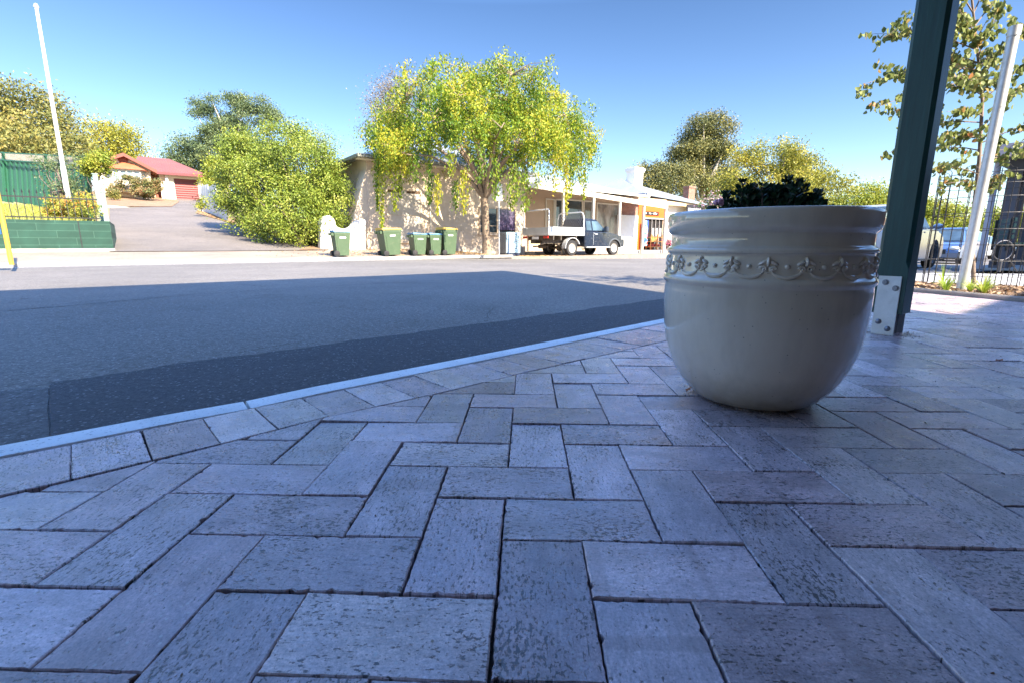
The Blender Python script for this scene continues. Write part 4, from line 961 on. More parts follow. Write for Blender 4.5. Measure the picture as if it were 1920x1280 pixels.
text('JAMBO SAMS', .46, M_sw, 'lettering', sg, (.14, -.006, (z1 - z0) * .42), squash=.60)
# dark grey shop window under that sign is hidden; the lean-to roof beyond
sh = thing('rose_bush', 'bush with pale cream and pink roses beyond the cottage eave', 'bush', AT(1334, 392, 30)); 
P = np.array(AT(1337, 384, 30)) + rng.normal(size=(900, 3)) * np.array([.35, .35, .3]); leafcloud('blooms', P, randdir(900), .14, .11, leafmat('rose_bloom', [(0, (.05, .10, .03)), (.5, (.10, .16, .05)), (.6, (.62, .50, .42)), (1, (.7, .35, .42))], .2, .6, .2), sh, sh.location)
# ------------------------------------------------------------ wheelie bins
M_binb = simple('bin_green', (.055, .095, .046), .55, var=.08, scale=4, dirt=(.16, .17, .11, .3)); M_ly = simple('lid_yellow', (.62, .40, .07), .5, dirt=(.6, .42, .14, .4)); M_lb = simple('lid_blue', (.10, .25, .38), .5, dirt=(.2, .3, .38, .4)); M_stick = simple('sticker', (.8, .82, .76), .5)
def wheelie(label, x, y, H, W, Dp, lid, lean=0.0, yaw=0.0, nn=16.33):
    s_, z_ = PN(x, y, nn); p = S(s_, nn, terr(s_, nn)); root = thing('wheelie_bin', label, 'bin', p, SA + yaw, 'wheelie bins along the far kerb')
    a0, a1 = Dp / 2 * .72, Dp / 2; b0, b1 = W / 2 * .80, W / 2; hb_ = H * .90; m = MB()
    lv = [(.05, a0, b0), (.25 * hb_, a0 + (a1 - a0) * .3, b0 + (b1 - b0) * .3), (hb_ * .90, a1 * .97, b1 * .97), (hb_ * .905, a1 * 1.0, b1 * 1.0), (hb_, a1, b1)]
    if True: lv[0] = (.03, a0, b0)
    vs = [];
    for z, a, b in lv:
        of = -.0; vs += [(-a + of, -b, z), (a + of, -b, z), (a + of, b, z), (-a + of, b, z)]
    k = len(lv); m.add(vs, [(i * 4 + j, i * 4 + (j + 1) % 4, (i + 1) * 4 + (j + 1) % 4, (i + 1) * 4 + j) for i in range(k - 1) for j in range(4)] + [(3, 2, 1, 0), tuple(range(4 * k - 4, 4 * k))])
    # raised arched panel on the street side
    pn = []; 
    for i in range(9):
        q = PI * i / 8; pn.append((math.cos(q) * a1 * .74, hb_ * .80 + math.sin(q) * hb_ * .05))
    yy = lambda z: -(b0 + (b1 - b0) * (z / hb_)) - .012
    pts = [(a0 * .78, .04)] + pn + [(-a0 * .78, .04)]; m.add([(x_, yy(z) , z) for x_, z in pts] + [(x_, yy(z) + .03, z) for x_, z in pts], [tuple(range(11)), tuple(reversed(range(11, 22)))] + [(i, 11 + i, 11 + (i + 1) % 11, (i + 1) % 11) for i in range(11)])
    m.build('bin_body', M_binb, root, bevel=.008)
    m = MB(); t = .05; m.add([(-a1 - .03, -b1 - .02, hb_ + .002), (a1 + .04, -b1 - .02, hb_ + .002), (a1 + .04, b1 + .02, hb_ + .002), (-a1 - .03, b1 + .02, hb_ + .002), (-a1 - .02, -b1 - .01, H * .985), (a1 + .02, -b1 + .01, H * .95), (a1 + .02, b1 - .01, H * .95), (-a1 - .02, b1 + .01, H * .985)], [(3, 2, 1, 0), (4, 5, 6, 7), (0, 1, 5, 4), (1, 2, 6, 5), (2, 3, 7, 6), (3, 0, 4, 7)]); m.build('lid', lid, root, bevel=.018)
    m = MB(); m.tube([(-a1 - .07, -b1 * .8, hb_ * .96), (-a1 - .07, b1 * .8, hb_ * .96)], .016, 8)
    for q in (-.7, 0, .7): m.box(-a1 - .08, -a1 + .0, b1 * q - .02, b1 * q + .02, hb_ * .87, hb_ * .98)
    m.build('handle', M_binb, root)
    for sgn in (-1, 1):
        m = MB(); Rw = Matrix.Translation((-a0 - .03, sgn * (b0 + .03), .10)) @ Matrix.Rotation(PI / 2, 4, 'X'); m.lathe([(.0001, -.025), (.085, -.025), (.10, -.015), (.10, .015), (.085, .025), (.0001, .025)], 16, M=Rw); m.build('wheel', M_rubber, root, smooth=40)
    m = MB(); z = hb_ * .76; m.add([(-.10, yy(z) - .004, z), (.10, yy(z) - .004, z), (.10, yy(z + .045) - .004, z + .045), (-.10, yy(z + .045) - .004, z + .045)], [(0, 1, 2, 3)]); m.build('sticker', M_stick, root)
    root.rotation_euler = (lean * 0, lean, SA + yaw); return root
wheelie('blue lidded green wheelie bin standing alone, leftmost, in front of the white pillar wall', 641, 484, .86, .46, .52, M_lb)
wheelie('yellow lidded tall green wheelie bin leaning slightly, second from the left', 733, 483, .98, .58, .68, M_ly, -.05, .05)
wheelie('blue lidded green wheelie bin, left one of the touching pair', 784, 482, .82, .48, .52, M_lb)
wheelie('blue lidded green wheelie bin squeezed between a blue and a yellow lidded bin', 813, 482, .82, .48, .50, M_lb, 0, .02)
wheelie('yellow lidded tall green wheelie bin, rightmost, nearest the tree trunk', 839, 482, 1.03, .56, .60, M_ly)
# ------------------------------------------------------------ perforated litter bin, parking sign pole
s_, z_ = PN(955, 476, 16.9); lb = sthing('litter_bin_surround', 'pale blue and grey perforated metal bin surround beside the parked ute', 'litter bin', s_, 16.9, terr(s_, 16.9))
M_lbl = simple('pale_blue_metal', (.36, .50, .56), .45, dirt=(.3, .36, .38, .3)); M_lgr = simple('grey_metal_panel', (.24, .26, .26), .5); m = MB(); m.box(-.36, .36, -.30, .30, .12, .98); m.build('casing', M_lbl, lb, bevel=.01)
m = MB(); m.box(-.375, -.361, -.27, .27, .10, .97); m.build('side_panel', M_lgr, lb); m = MB(); m.box(-.34, .34, -.27, .27, .0, .118); m.build('plinth', simple('navy_base', (.02, .03, .06), .5), lb)
m = MB()
for i in range(5):
    for j in range(7):
        y = -.20 + i * .10; z = .26 + j * .095 + (.045 if i % 2 else 0); m.lathe([(.0001, 0), (.022, 0)], 8, M=Matrix.Translation((-.377, y, z)) @ Matrix.Rotation(PI / 2, 4, 'Y'))
        x = -.26 + i * .13; m.lathe([(.0001, 0), (.026, 0)], 8, M=Matrix.Translation((x, -.3025, z)) @ Matrix.Rotation(PI / 2, 4, 'X'))
m.build('hole', M_dark, lb)['kind'] = 'stuff'
m = MB(); m.prism([(-.33, .1), (-.27, .95), (-.24, .95), (-.25, .1)], -.315, -.301, 'y'); m.build('brace', simple('navy_strip', (.02, .04, .10), .4), lb)
s_, z_ = PN(936, 477, 16.6); sp_ = sthing('parking_sign', 'thin grey pole with a small blank white sign plate beside the street tree', 'sign', s_, 16.6, terr(s_, 16.6)); zt = PN(936, 342, 16.6)[1]; zt2 = PN(936, 376, 16.6)[1]
m = MB(); m.tube([(0, 0, 0), (0, 0, zt)], .028, 10); m.build('pole', M_galv, sp_, smooth=50); m = MB(); m.box(-.14, .14, -.045, -.03, zt2, zt - .05); m.build('sign_plate', M_sw, sp_, bevel=.004)
# ------------------------------------------------------------ vehicles
def wheel(root, x, y, r, w, rimmat, side, steer=0):
    Rw = Matrix.Translation((x, y, r)) @ Matrix.Rotation(steer, 4, 'Z') @ Matrix.Rotation(PI / 2 * (1 if side < 0 else -1), 4, 'X')
    m = MB(); m.lathe([(r * .62, -w / 2), (r * .93, -w / 2), (r, -w / 2 + .03), (r, w / 2 - .03), (r * .93, w / 2), (r * .62, w / 2)], 28, M=Rw); wh = m.build('wheel', M_rubber, root, smooth=40)
    m = MB(); m.lathe([(.0001, w * .30), (r * .2, w * .32), (r * .24, w * .26), (r * .52, w * .30), (r * .6, w * .47), (r * .64, w * .5), (r * .64, w * .1)], 28, M=Rw)
    m.build('rim', rimmat, wh, smooth=40)
    m = MB()
    for k in range(6): q = 2 * PI * k / 6; m.ball((r * .38 * math.cos(q), r * .38 * math.sin(q), w * .285), (r * .055, r * .055, .006), 8, 4, M=Rw)
    m.build('rim_hole', M_dark, wh)['kind'] = 'stuff'; return wh
def arc(cx, r, z0=0.30, n=9): return [(cx + r * math.cos(PI - PI * i / (n - 1)), max(z0, r * math.sin(PI * i / (n - 1)) + .33)) for i in range(n)]
M_ute = simple('navy_paint', (.018, .026, .045), .22, metal=.2, coat=.7, var=.15, dirt=(.18, .15, .12, .35)); M_alu = simple('aluminium_tray', (.62, .63, .63), .38, metal=.35, var=.08); M_wrim = simple('white_rim', (.38, .36, .33), .5, dirt=(.3, .25, .2, .5))
s_r, _ = PN(1074, 478, 16.45); ute = sthing('utility_truck', 'dark blue utility truck with an aluminium tray parked outside the shop, facing right', 'truck', s_r, 17.37, -.096); Wd = 1.78; hw_ = Wd / 2
WB = 2.86
m = MB(); body = [(.78, .42), (.78, 1.12), (2.22, 1.10), (2.5, 1.08), (3.1, .98), (3.50, .88), (3.60, .70), (3.60, .42), (3.32, .38)] + [(WB + .42 * math.cos(PI * i / 8), .36 + .40 * math.sin(PI * i / 8)) for i in range(9)] + [(WB - .46, .36)]
m.prism(body, -hw_, hw_, 'y'); ub = m.build('body', M_ute, ute, bevel=.05, seg=3)
m = MB(); lo = [(.80, 1.121), (2.32, 1.115)]; y0, y1 = hw_ - .04, hw_ - .20
vs = [(.80, -y0, 1.10), (2.40, -y0, 1.10), (1.72, -y1, 1.70), (.90, -y1, 1.72), (.80, y0, 1.10), (2.40, y0, 1.10), (1.72, y1, 1.70), (.90, y1, 1.72)]
m.add(vs, [(0, 1, 2, 3), (7, 6, 5, 4), (3, 2, 6, 7), (0, 3, 7, 4), (1, 5, 6, 2), (0, 4, 5, 1)]); cabn = m.build('cab', M_ute, ute, bevel=.04, seg=3)
def lerp3(a, b, t): return tuple(a[i] + (b[i] - a[i]) * t for i in range(3))
def side_glass(root, q, sgn, out=.006, mat=M_glass, name='window'):
    m = MB(); vs = [(x, sgn * (y + out), z) for x, y, z in q]; m.poly(vs if sgn < 0 else vs[::-1]); return m.build(name, mat, root)
M_gl2 = glass('car_glass', (.05, .08, .10), .03)
def yz(z, z0=1.10, z1=1.71, a=y0, b=y1): return a + (b - a) * (z - z0) / (z1 - z0)
for sg_ in (-1, 1):
    side_glass(ute, [(.93, yz(1.17), 1.17), (1.27, yz(1.17), 1.17), (1.27, yz(1.60), 1.60), (.98, yz(1.60), 1.60)], sg_, .012, M_gl2)
    side_glass(ute, [(1.36, yz(1.17), 1.17), (2.20, yz(1.17), 1.17), (1.76, yz(1.60), 1.60), (1.36, yz(1.60), 1.60)], sg_, .012, M_gl2)
    m = MB(); m.box(2.02, 2.18, sg_ * (hw_ + .12) - .11, sg_ * (hw_ + .12) + .11, 1.10, 1.36); m.build('mirror', simple('mirror_dark', (.05, .06, .08), .3), ute, bevel=.03)
    m = MB(); m.box(.8, 2.45, sg_ * (hw_ + .05) - .07, sg_ * (hw_ + .05) + .07, .36, .41); m.build('side_step', M_alu, ute, bevel=.01)
    m = MB(); pts = [(WB + .44 * math.cos(PI * i / 12), sg_ * (hw_ + .008), .35 + .43 * math.sin(PI * i / 12)) for i in range(13)]; m.tube(pts, .035, 6); m.build('arch_trim', simple('trim_grey', (.10, .11, .12), .6), ute, smooth=60)
    m = MB(); m.box(3.30, 3.52, sg_ * (hw_ - .12) - .14, sg_ * (hw_ - .12) + .14, .74, .90); m.build('headlight', simple('lamp_clear', (.6, .6, .6), .1), ute, bevel=.03)
    m = MB(); m.box(1.39, 1.44, sg_ * hw_ - .012, sg_ * hw_ + .012, 1.02, 1.05); m.box(1.36, 1.372, sg_ * (hw_ + .001) - .003, sg_ * (hw_ + .001) + .003, .5, 1.08); m.box(1.46, 1.62, sg_ * hw_ - .02, sg_ * hw_ + .02, .98, 1.02); m.build('door_handle', M_alu, ute)
m = MB(); m.add([(1.80, -y1 + .05, 1.640), (1.80, y1 - .05, 1.640), (2.35, y0 - .07, 1.158), (2.35, -y0 + .07, 1.158)], [(0, 1, 2, 3)]); m.build('windscreen', M_gl2, ute)
# tray
tx0, tx1, tz = -1.50, .72, .98
m = MB(); m.box(tx0, tx1, -.93, .93, tz - .07, tz); tr = m.build('tray', M_alu, ute, bevel=.006)
for sg_ in (-1, 1):
    m = MB(); m.box(tx0 + .02, tx1 - .02, sg_ * .93 - .022, sg_ * .93 + .004, tz + .001, tz + .30)
    for z in (.10, .20): m.box(tx0 + .03, tx1 - .03, sg_ * .935 - .008, sg_ * .935 + .008, tz + z, tz + z + .012)
    for x in (tx0 + .5, tx0 + 1.15, tx0 + 1.8): m.box(x, x + .03, sg_ * .94 - .01, sg_ * .94 + .01, tz - .03, tz + .30)
    m.build('drop_side', M_alu, tr)
m = MB(); m.box(tx0 - .02, tx0 + .004, -.93, .93, tz + .001, tz + .28)
for y in (-.6, .6): m.box(tx0 - .035, tx0 - .021, y - .02, y + .02, tz - .03, tz + .28)
for z in (.09, .19): m.box(tx0 - .03, tx0 - .021, -.92, .92, tz + z, tz + z + .012)
m.build('tailgate', M_alu, tr)
m = MB(); zt_ = 2.02; m.tube([(tx0 + .02, -.9, tz), (tx0 + .02, -.9, zt_ - .04), (tx0 + .02, -.86, zt_), (tx0 + .02, .86, zt_), (tx0 + .02, .9, zt_ - .04), (tx0 + .02, .9, tz)], .028, 8); m.build('rear_hoop', M_alu, tr, smooth=50)
m = MB(); zt_ = 1.98; x = tx1 - .04; m.tube([(x, -.9, tz), (x, -.9, zt_ - .25), (x, -.82, zt_ - .05), (x, -.7, zt_), (x, .7, zt_), (x, .82, zt_ - .05), (x, .9, zt_ - .25), (x, .9, tz)], .03, 8); m.build('headboard_frame', M_alu, tr, smooth=50)
m = MB()
for k in range(-26, 27):
    for sl_ in (1, -1):
        p0_ = [];
        for yy_ in np.linspace(-.88, .88, 45):
            z = tz + .35 + (yy_ * sl_ + k * .15) * 1.0
            if tz + .05 < z < 1.94 - max(0, abs(yy_) - .72) * 1.3: p0_.append((x, float(yy_), float(z)))
        if len(p0_) > 1: m.tube([p0_[0], p0_[-1]], .013, 4)
m.build('mesh_panel', simple('mesh_dark_alu', (.16, .16, .17), .5, metal=.4), tr)
m = MB()
for y in (-.42, .42): m.box(tx0 + .1, 3.2, y - .04, y + .04, .55, .70)
m.box(-.06, .06, -.72, .72, .30, .40); m.ball((0, 0, .34), (.16, .16, .15), 12, 8)
m.tube([(tx0 + .05, .2, .42), (-.6, .25, .45), (0, .3, .52), (1, .3, .45)], .035, 8); m.tube([(-1.1, .2, .42), (-.7, .2, .42)], .09, 10)
for y in (-.42, .42): m.tube([(-.65, y, .62), (-.3, y, .42), (0, y, .38), (.35, y, .45), (.65, y, .62)], .03, 6)
for q in (-1.2, -.75, .2): m.box(q, q + .05, -.9, .9, .70, .90)
m.build('chassis', simple('chassis_grime', (.09, .075, .06), .8, var=.5, scale=9, dirt=(.25, .2, .15, .5)), ute)
for sg_ in (-1, 1):
    m = MB(); pts = [(.47 * math.cos(q), .36 + .47 * math.sin(q)) for q in np.linspace(PI * 1.02, PI * .12, 12)]; inn = [(.44 * math.cos(q), .36 + .44 * math.sin(q)) for q in np.linspace(PI * .12, PI * 1.02, 12)]; m.prism(pts + inn, sg_ * .66, sg_ * .92, 'y'); m.build('mudguard', M_alu, ute)
    m = MB(); m.box(tx0 - .02, tx0 + .02, sg_ * .74 - .16, sg_ * .74 + .16, tz - .20, tz - .09); m.build('tail_light', simple('lamp_red', (.55, .03, .02), .3), ute, bevel=.006)
    wheel(ute, 0, sg_ * .76, .355, .22, M_wrim, sg_); wheel(ute, WB, sg_ * .76, .355, .22, M_wrim, sg_)
m = MB(); m.box(tx0 - .01, tx0 + .02, -.22, .22, tz - .24, tz - .12); m.build('number_plate', M_sw, ute)
m = MB(); m.tube([(.9, -.35, 1.98), (.9, -.35, 2.05)], .05, 10); m.ball((.9, -.35, 2.08), .05, 10, 6); m.tube([(.68, -.35, 1.98), (.9, -.35, 1.98)], .02, 6); m.build('roof_lamp', M_black, ute)
def car(label, L, W, H, hood, boot, paint, s, n, z, heading, belt=None, gh=(.62, .30), r=.33, name='parked_car', cat='car'):
    """x forward; hood/boot = lengths in front of and behind the glasshouse; gh = how far front and rear glass lean"""
    root = thing(name, label, cat, S(s, n, z), SA + heading, 'cars parked at the near kerb'); w = W / 2; bl = belt or H * .60; x0, x1 = -L / 2, L / 2; fw, rw = x1 - .86, x0 + .82; gc = .22
    A_ = [(fw + (r + .07) * math.cos(PI * i / 8), r * .9 + (r + .07) * math.sin(PI * i / 8)) for i in range(9)]; B_ = [(rw + (r + .07) * math.cos(PI * i / 8), r * .9 + (r + .07) * math.sin(PI * i / 8)) for i in range(9)]
    prof = [(x0 + .05, gc + .12), (x0, .55), (x0 + .03, bl - .06), (x0 + .12, bl), (x0 + boot, bl + .02), (x1 - hood, bl), (x1 - hood * .5, bl - .05), (x1 - .18, bl - .17), (x1 - .02, bl - .36), (x1, .50), (x1 - .06, gc + .05)] + [(fw + r + .07, gc)] + A_ + [(fw - r - .07, gc), (rw + r + .07, gc)] + B_ + [(rw - r - .07, gc + .04)]
    m = MB(); m.prism(prof, -w, w, 'y'); m.build('body', paint, root, bevel=.055, seg=3)
    g0, g1 = x0 + boot, x1 - hood; ya, yb_ = w - .07, w - .27; R0_, R1_ = g0 + gh[1], g1 - gh[0]
    vs = [(g0, -ya, bl - .02), (g1, -ya, bl - .02), (R1_, -yb_, H - .03), ((R0_ + R1_) / 2, -yb_, H), (R0_, -yb_, H - .04)]; vs += [(a, -b, c) for a, b, c in vs]
    m = MB(); m.add(vs, [(0, 1, 2, 3, 4), (9, 8, 7, 6, 5), (4, 3, 8, 9), (3, 2, 7, 8), (0, 4, 9, 5), (1, 6, 7, 2), (0, 5, 6, 1)]); m.build('cabin', paint, root, bevel=.045, seg=3)
    def yq(zz): return ya + (yb_ - ya) * (zz - bl + .02) / (H - bl)
    zb_, zt = bl + .05, H - .12; f_ = (zt - bl) / (H - bl); lf, rf = g0 + gh[1] * f_, g1 - gh[0] * f_
    for sg_ in (-1, 1):
        mid = (g0 + g1) / 2 - .05
        side_glass(root, [(g0 + .16, yq(zb_), zb_), (mid - .04, yq(zb_), zb_), (mid - .04, yq(zt), zt), (lf + .10, yq(zt), zt)], sg_, .014, M_gl2)
        side_glass(root, [(mid + .04, yq(zb_), zb_), (g1 - .18, yq(zb_), zb_), (rf - .08, yq(zt), zt), (mid + .04, yq(zt), zt)], sg_, .014, M_gl2)
        m = MB(); m.ball((g1 - .22, sg_ * (w + .10), bl + .07), (.10, .12, .075), 12, 8); m.box(g1 - .26, g1 - .18, sg_ * (w - .03) - .05, sg_ * (w - .03) + .05, bl + .0, bl + .05); m.build('mirror', paint, root, smooth=50)
        m = MB(); m.ball((x1 - .16, sg_ * (w - .20), bl - .27), (.16, .20, .09), 12, 8); m.build('headlight', MATS['lamp_clear'], root, smooth=60)
        m = MB(); m.box(x0 - .005, x0 + .10, sg_ * (w - .10) - .07, sg_ * (w - .10) + .07, bl - .26, bl - .06); m.build('tail_light', MATS['lamp_red'], root, bevel=.02)
        wheel(root, fw, sg_ * (w - .10), r, .21, M_alu2, sg_); wheel(root, rw, sg_ * (w - .10), r, .21, M_alu2, sg_)
        for x in (mid - .25, mid + .75): m = MB(); m.box(x - .09, x + .09, sg_ * w - .02, sg_ * w + .02, bl - .11, bl - .08); m.build('door_handle', paint, root)
    o_ = .012
    m = MB(); zb2, zt2 = bl + .03, H - .10; fb2, ft2 = (zb2 - bl + .02) / (H - bl), (zt2 - bl + .02) / (H - bl)
    m.add([(g1 - gh[0] * fb2 + o_, -yq(zb2) + .07, zb2 + o_), (g1 - gh[0] * fb2 + o_, yq(zb2) - .07, zb2 + o_), (g1 - gh[0] * ft2 + o_, yq(zt2) - .05, zt2 + o_), (g1 - gh[0] * ft2 + o_, -yq(zt2) + .05, zt2 + o_)], [(0, 1, 2, 3)]); m.build('windscreen', M_gl2, root)
    m = MB(); m.add([(g0 + gh[1] * fb2 - o_, yq(zb2) - .09, zb2 + o_), (g0 + gh[1] * fb2 - o_, -yq(zb2) + .09, zb2 + o_), (g0 + gh[1] * ft2 - o_, -yq(zt2) + .07, zt2 + o_), (g0 + gh[1] * ft2 - o_, yq(zt2) - .07, zt2 + o_)], [(0, 1, 2, 3)]); m.build('rear_window', M_gl2, root)
    m = MB(); m.box(x1 - .04, x1 + .015, -.45, .45, .42, .60); m.build('grille', M_black, root, bevel=.01)
    m = MB(); m.box(x0 - .02, x0 + .03, -w + .12, w - .12, .30, .50); m.build('rear_bumper', M_black, root, bevel=.015)
    return root
M_alu2 = simple('dark_alloy', (.20, .20, .21), .35, metal=.5); M_wp = simple('white_car_paint', (.40, .43, .47), .2, coat=.8, var=.03); M_sv = simple('silver_car_paint', (.30, .33, .37), .25, metal=.5, coat=.7, var=.04); M_bp = simple('blue_car_paint', (.10, .17, .30), .2, metal=.3, coat=.8, var=.05); M_dp = simple('grey_car_paint', (.09, .10, .12), .2, metal=.3, coat=.8)
fwp = GR(1744, 503); fs_, fn_ = sn(fwp); Ls = 4.45
print('suv', fwp, fs_, fn_)
car('white sport utility car parked just behind the green post, side on', Ls, 1.86, 1.66, 1.12, .25, M_wp, fs_ - (Ls / 2 - .86), fn_ + .90, roadz(fs_), 0, belt=1.06, gh=(.66, .42), r=.355)
def carpx(label, x, y, L, W, H, hood, boot, paint, heading, **k):
    p = GR(x, y); s_, n_ = sn(p); return car(label, L, W, H, hood, boot, paint, s_, n_, roadz(s_), heading, **k)
carpx('blue grey hatchback facing the viewer directly beyond the white sport utility car', 1768, 494, 4.2, 1.75, 1.50, 1.0, .2, M_bp, PI, gh=(.7, .3))
carpx('silver van like car facing the viewer, framed by the wire guard', 1788, 490, 4.3, 1.78, 1.62, .95, .2, M_sv, PI, gh=(.7, .25))
carpx('small white car beyond the silver one, partly behind the steel pole', 1812, 486, 4.2, 1.75, 1.46, 1.0, .3, M_wp, PI * .97, gh=(.7, .4))
carpx('dark grey sedan far off, just right of the steel pole', 1838, 478, 4.5, 1.78, 1.44, 1.1, .7, M_dp, .2, gh=(.7, .5))
carpx('blue sedan farthest right, seen through the wire guard', 1858, 477, 4.5, 1.78, 1.44, 1.1, .7, M_bp, .9, gh=(.7, .5))
# ------------------------------------------------------------ dark verandah building at the right edge
M_col = simple('charcoal_paint', (.10, .095, .105), .5, var=.1); M_plc = simple('pale_grey_pipe', (.42, .40, .42), .5)
vb0 = AT(1872, 500, 10.5); vb0.z = -.1; vb = thing('dark_verandah', 'charcoal columned verandah at the right edge of the photo behind the tree', 'building', vb0, SA); z_r = AT(1890, 290, 10.5).z
for dx, w_, h_, mat in ((0, .11, z_r, M_col), (.95, .07, z_r, M_col), (2.6, .11, z_r, M_col)):
    m = MB(); m.box(dx - w_, dx + w_, -w_, w_, 0, h_); m.box(dx - w_ - .03, dx + w_ + .03, -w_ - .03, w_ + .03, 0, .18); m.build('column', mat, vb)
m = MB(); m.tube([(-.32, .25, 0), (-.32, .25, z_r)], .055, 12); m.build('downpipe', M_plc, vb, smooth=50)
m = MB(); m.prism([(-.6, z_r + .001), (9, z_r + .001), (9, z_r + .55), (-.35, z_r + .30)], -6, .4, 'y'); m.build('roof', M_col, vb)
m = MB(); m.box(1.0, 9, -6, -1.2, 0, z_r); m.build('wall', M_brickred, vb)
m = MB(); m.box(-.3, 9, -6, .5, -.02, .02); m.build('floor', M_conc, vb)
bt = AT(1925, 506, 8.8); bt.z = 0; tb = thing('slatted_bench', 'dark slatted bench end cut off by the right edge of the photo', 'bench', bt, SA + .3); m = MB()
for i in range(5): m.box(-.1, 1.4, -.25 + i * .1, -.17 + i * .1, .42, .45)
for i in range(4): m.box(-.1, 1.4, .26, .29, .52 + i * .1, .59 + i * .1)
m.build('slat', simple('bench_green', (.03, .07, .06), .5), tb)['kind'] = 'stuff'; m = MB()
for x in (0, 1.3):
    m.box(x, x + .05, -.25, .3, .37, .419); m.box(x, x + .05, -.25, -.2, 0, .37); m.box(x, x + .05, .2, .25, 0, .37); m.box(x, x + .05, .291, .33, .3, .9)
m.build('leg', M_black, tb)
bk = AT(1875, 500, 7.6); bk.z = -.005; hp_ = thing('bike_rack', 'round steel bicycle ring on a short post behind the wire guard', 'bicycle rack', bk); m = MB(); R2 = .15
m.tube([(R2 * math.cos(2 * PI * i / 28), 0, .33 + R2 * math.sin(2 * PI * i / 28)) for i in range(29)], .008, 8); m.build('ring', simple('ring_steel', (.12, .12, .13), .4, metal=.6), hp_, smooth=60); m = MB(); m.tube([(0, 0, 0), (0, 0, .18)], .02, 8); m.tube([(.10, 0, .22), (.28, 0, 0)], .010, 6); m.build('stand', MATS['ring_steel'], hp_, smooth=60)
# ------------------------------------------------------------ left side: retaining wall, fences, flagpole
nR = 19.0; sR1, zR = PN(205, 415.5, nR); sR0 = PN(-330, 412, nR)[0]; rw_ = sthing('retaining_wall', 'low green painted block retaining wall beside the driveway', 'wall', sR1, nR, 0)
m = MB(); m.box(sR0 - sR1, 0, 0, .22, .0, zR); m.box(-.22, .003, .22, 3.2, .0, zR - .003); m.build('blockwork', M_greenblock, rw_)
m = MB(); m.box(sR0 - sR1, .03, -.05, -.001, .1, terr(-3, nR) + .09); m.build('footing', simple('flaking_base', (.42, .46, .36), .9, var=.3, scale=3, dirt=(.05, .16, .11, .8)), rw_)
xj = PN(146, 415, nR)[0] - sR1; m = MB(); m.box(xj - .012, xj + .012, -.004, -.0005, .2, zR); m.build('joint', M_black, rw_)
nI = 19.1; irf = sthing('iron_fence', 'low black iron fence with spear tips on the green block wall', 'fence', sR1, nI, zR); zI = PN(120, 357, nI)[1] - zR; z_top = PN(120, 372, nI)[1] - zR; x = -.30; m = MB()
rl = MB(); xl = sR0 - sR1; rl.box(xl, -.2, -.014, .014, z_top - .02, z_top + .015); rl.box(xl, -.2, -.014, .014, .06, .09); rl.build('rail', M_black, irf); k = 0
Mp = None
while x > xl and k < 100:
    m = MB(); m.box(x - .008, x + .008, -.008, .008, .03 if k % 9 else -.02, zI - .09); m.add([(x - .022, 0, zI - .10), (x, -.012, zI - .10), (x + .022, 0, zI - .10), (x, .012, zI - .10), (x, 0, zI), (x, 0, zI - .14)], [(0, 1, 4), (1, 2, 4), (2, 3, 4), (3, 0, 4), (1, 0, 5), (2, 1, 5), (3, 2, 5), (0, 3, 5)]); m.build('picket', M_black, irf); x -= .147; k += 1
M_pg = simple('pale_green_post', (.20, .29, .24), .5, dirt=(.2, .3, .25, .3))
for (x, yt, Yd, lab) in ((192, 362, .0, 'shorter pale green steel post at the end of the iron fence'), (178, 328, .9, 'taller pale green steel post behind the end of the iron fence')):
    s_, zt = PN(x, yt, nR + .15 + Yd); pt_ = sthing('fence_post', lab, 'post', s_, nR + .15 + Yd, zR - .25); m = MB(); m.box(-.06, .06, -.06, .06, 0, zt - zR + .25); m.build('post_body', M_pg, pt_, bevel=.008); m = MB(); m.box(-.07, .07, -.07, .07, zt - zR + .252, zt - zR + .28); m.build('post_cap', M_pg, pt_)
# raised lawn behind the wall
lawn = lambda s, n: zR - .06 + .107 * (n - nR)
m = MB(); vs = []; fs = []; ss_ = np.linspace(sR0 - 6, sR1 - .2, 14); nn_ = [nR + .22, 21, 23, 26, 30, 36, 44]
for s in ss_:
    for n in nn_: s2_ = min(s, sR1 - .2 - .33 * max(0, n - 20)); vs.append(S(s2_ + .01 * s, n, lawn(s, n) + .04 * math.sin(s * 1.7 + n)))
k = len(nn_); m.add(vs, [(i * k + j, (i + 1) * k + j, (i + 1) * k + j + 1, i * k + j + 1) for i in range(len(ss_) - 1) for j in range(k - 1)]); e_ = len(ss_) - 1
sq = lambda n: sR1 - .2 - .33 * max(0, n - 20)
m.add([S(sq(n) + .01 * ss_[-1], n, lawn(0, n) + .04 * math.sin(ss_[-1] * 1.7 + n)) for n in nn_] + [S(sq(n) + .04, n, -.2) for n in nn_], [(j, j + 1, k + j + 1, k + j) for j in range(k - 1)])
tag(m.build('raised_lawn', M_grassg, smooth=60), kind='structure')
P = []; 
for i in range(9000): n = nR + .3 + 7.5 * random.random() ** 1.2; s = random.uniform(sR0 - 1, sR1 - .35 - .33 * max(0, n - 20)); P.append(tuple(S(s, n, lawn(s, n) + .05)))
M_gr = leafmat('grass_blade', [(0, (.16, .20, .03)), (.5, (.34, .36, .07)), (1, (.52, .46, .16))], .3, .6, .2)
tag(leafcloud('lawn_grass', np.array(P), randdir(len(P), (0, 0, 2.2), .6), .14, .02, M_gr), kind='stuff')
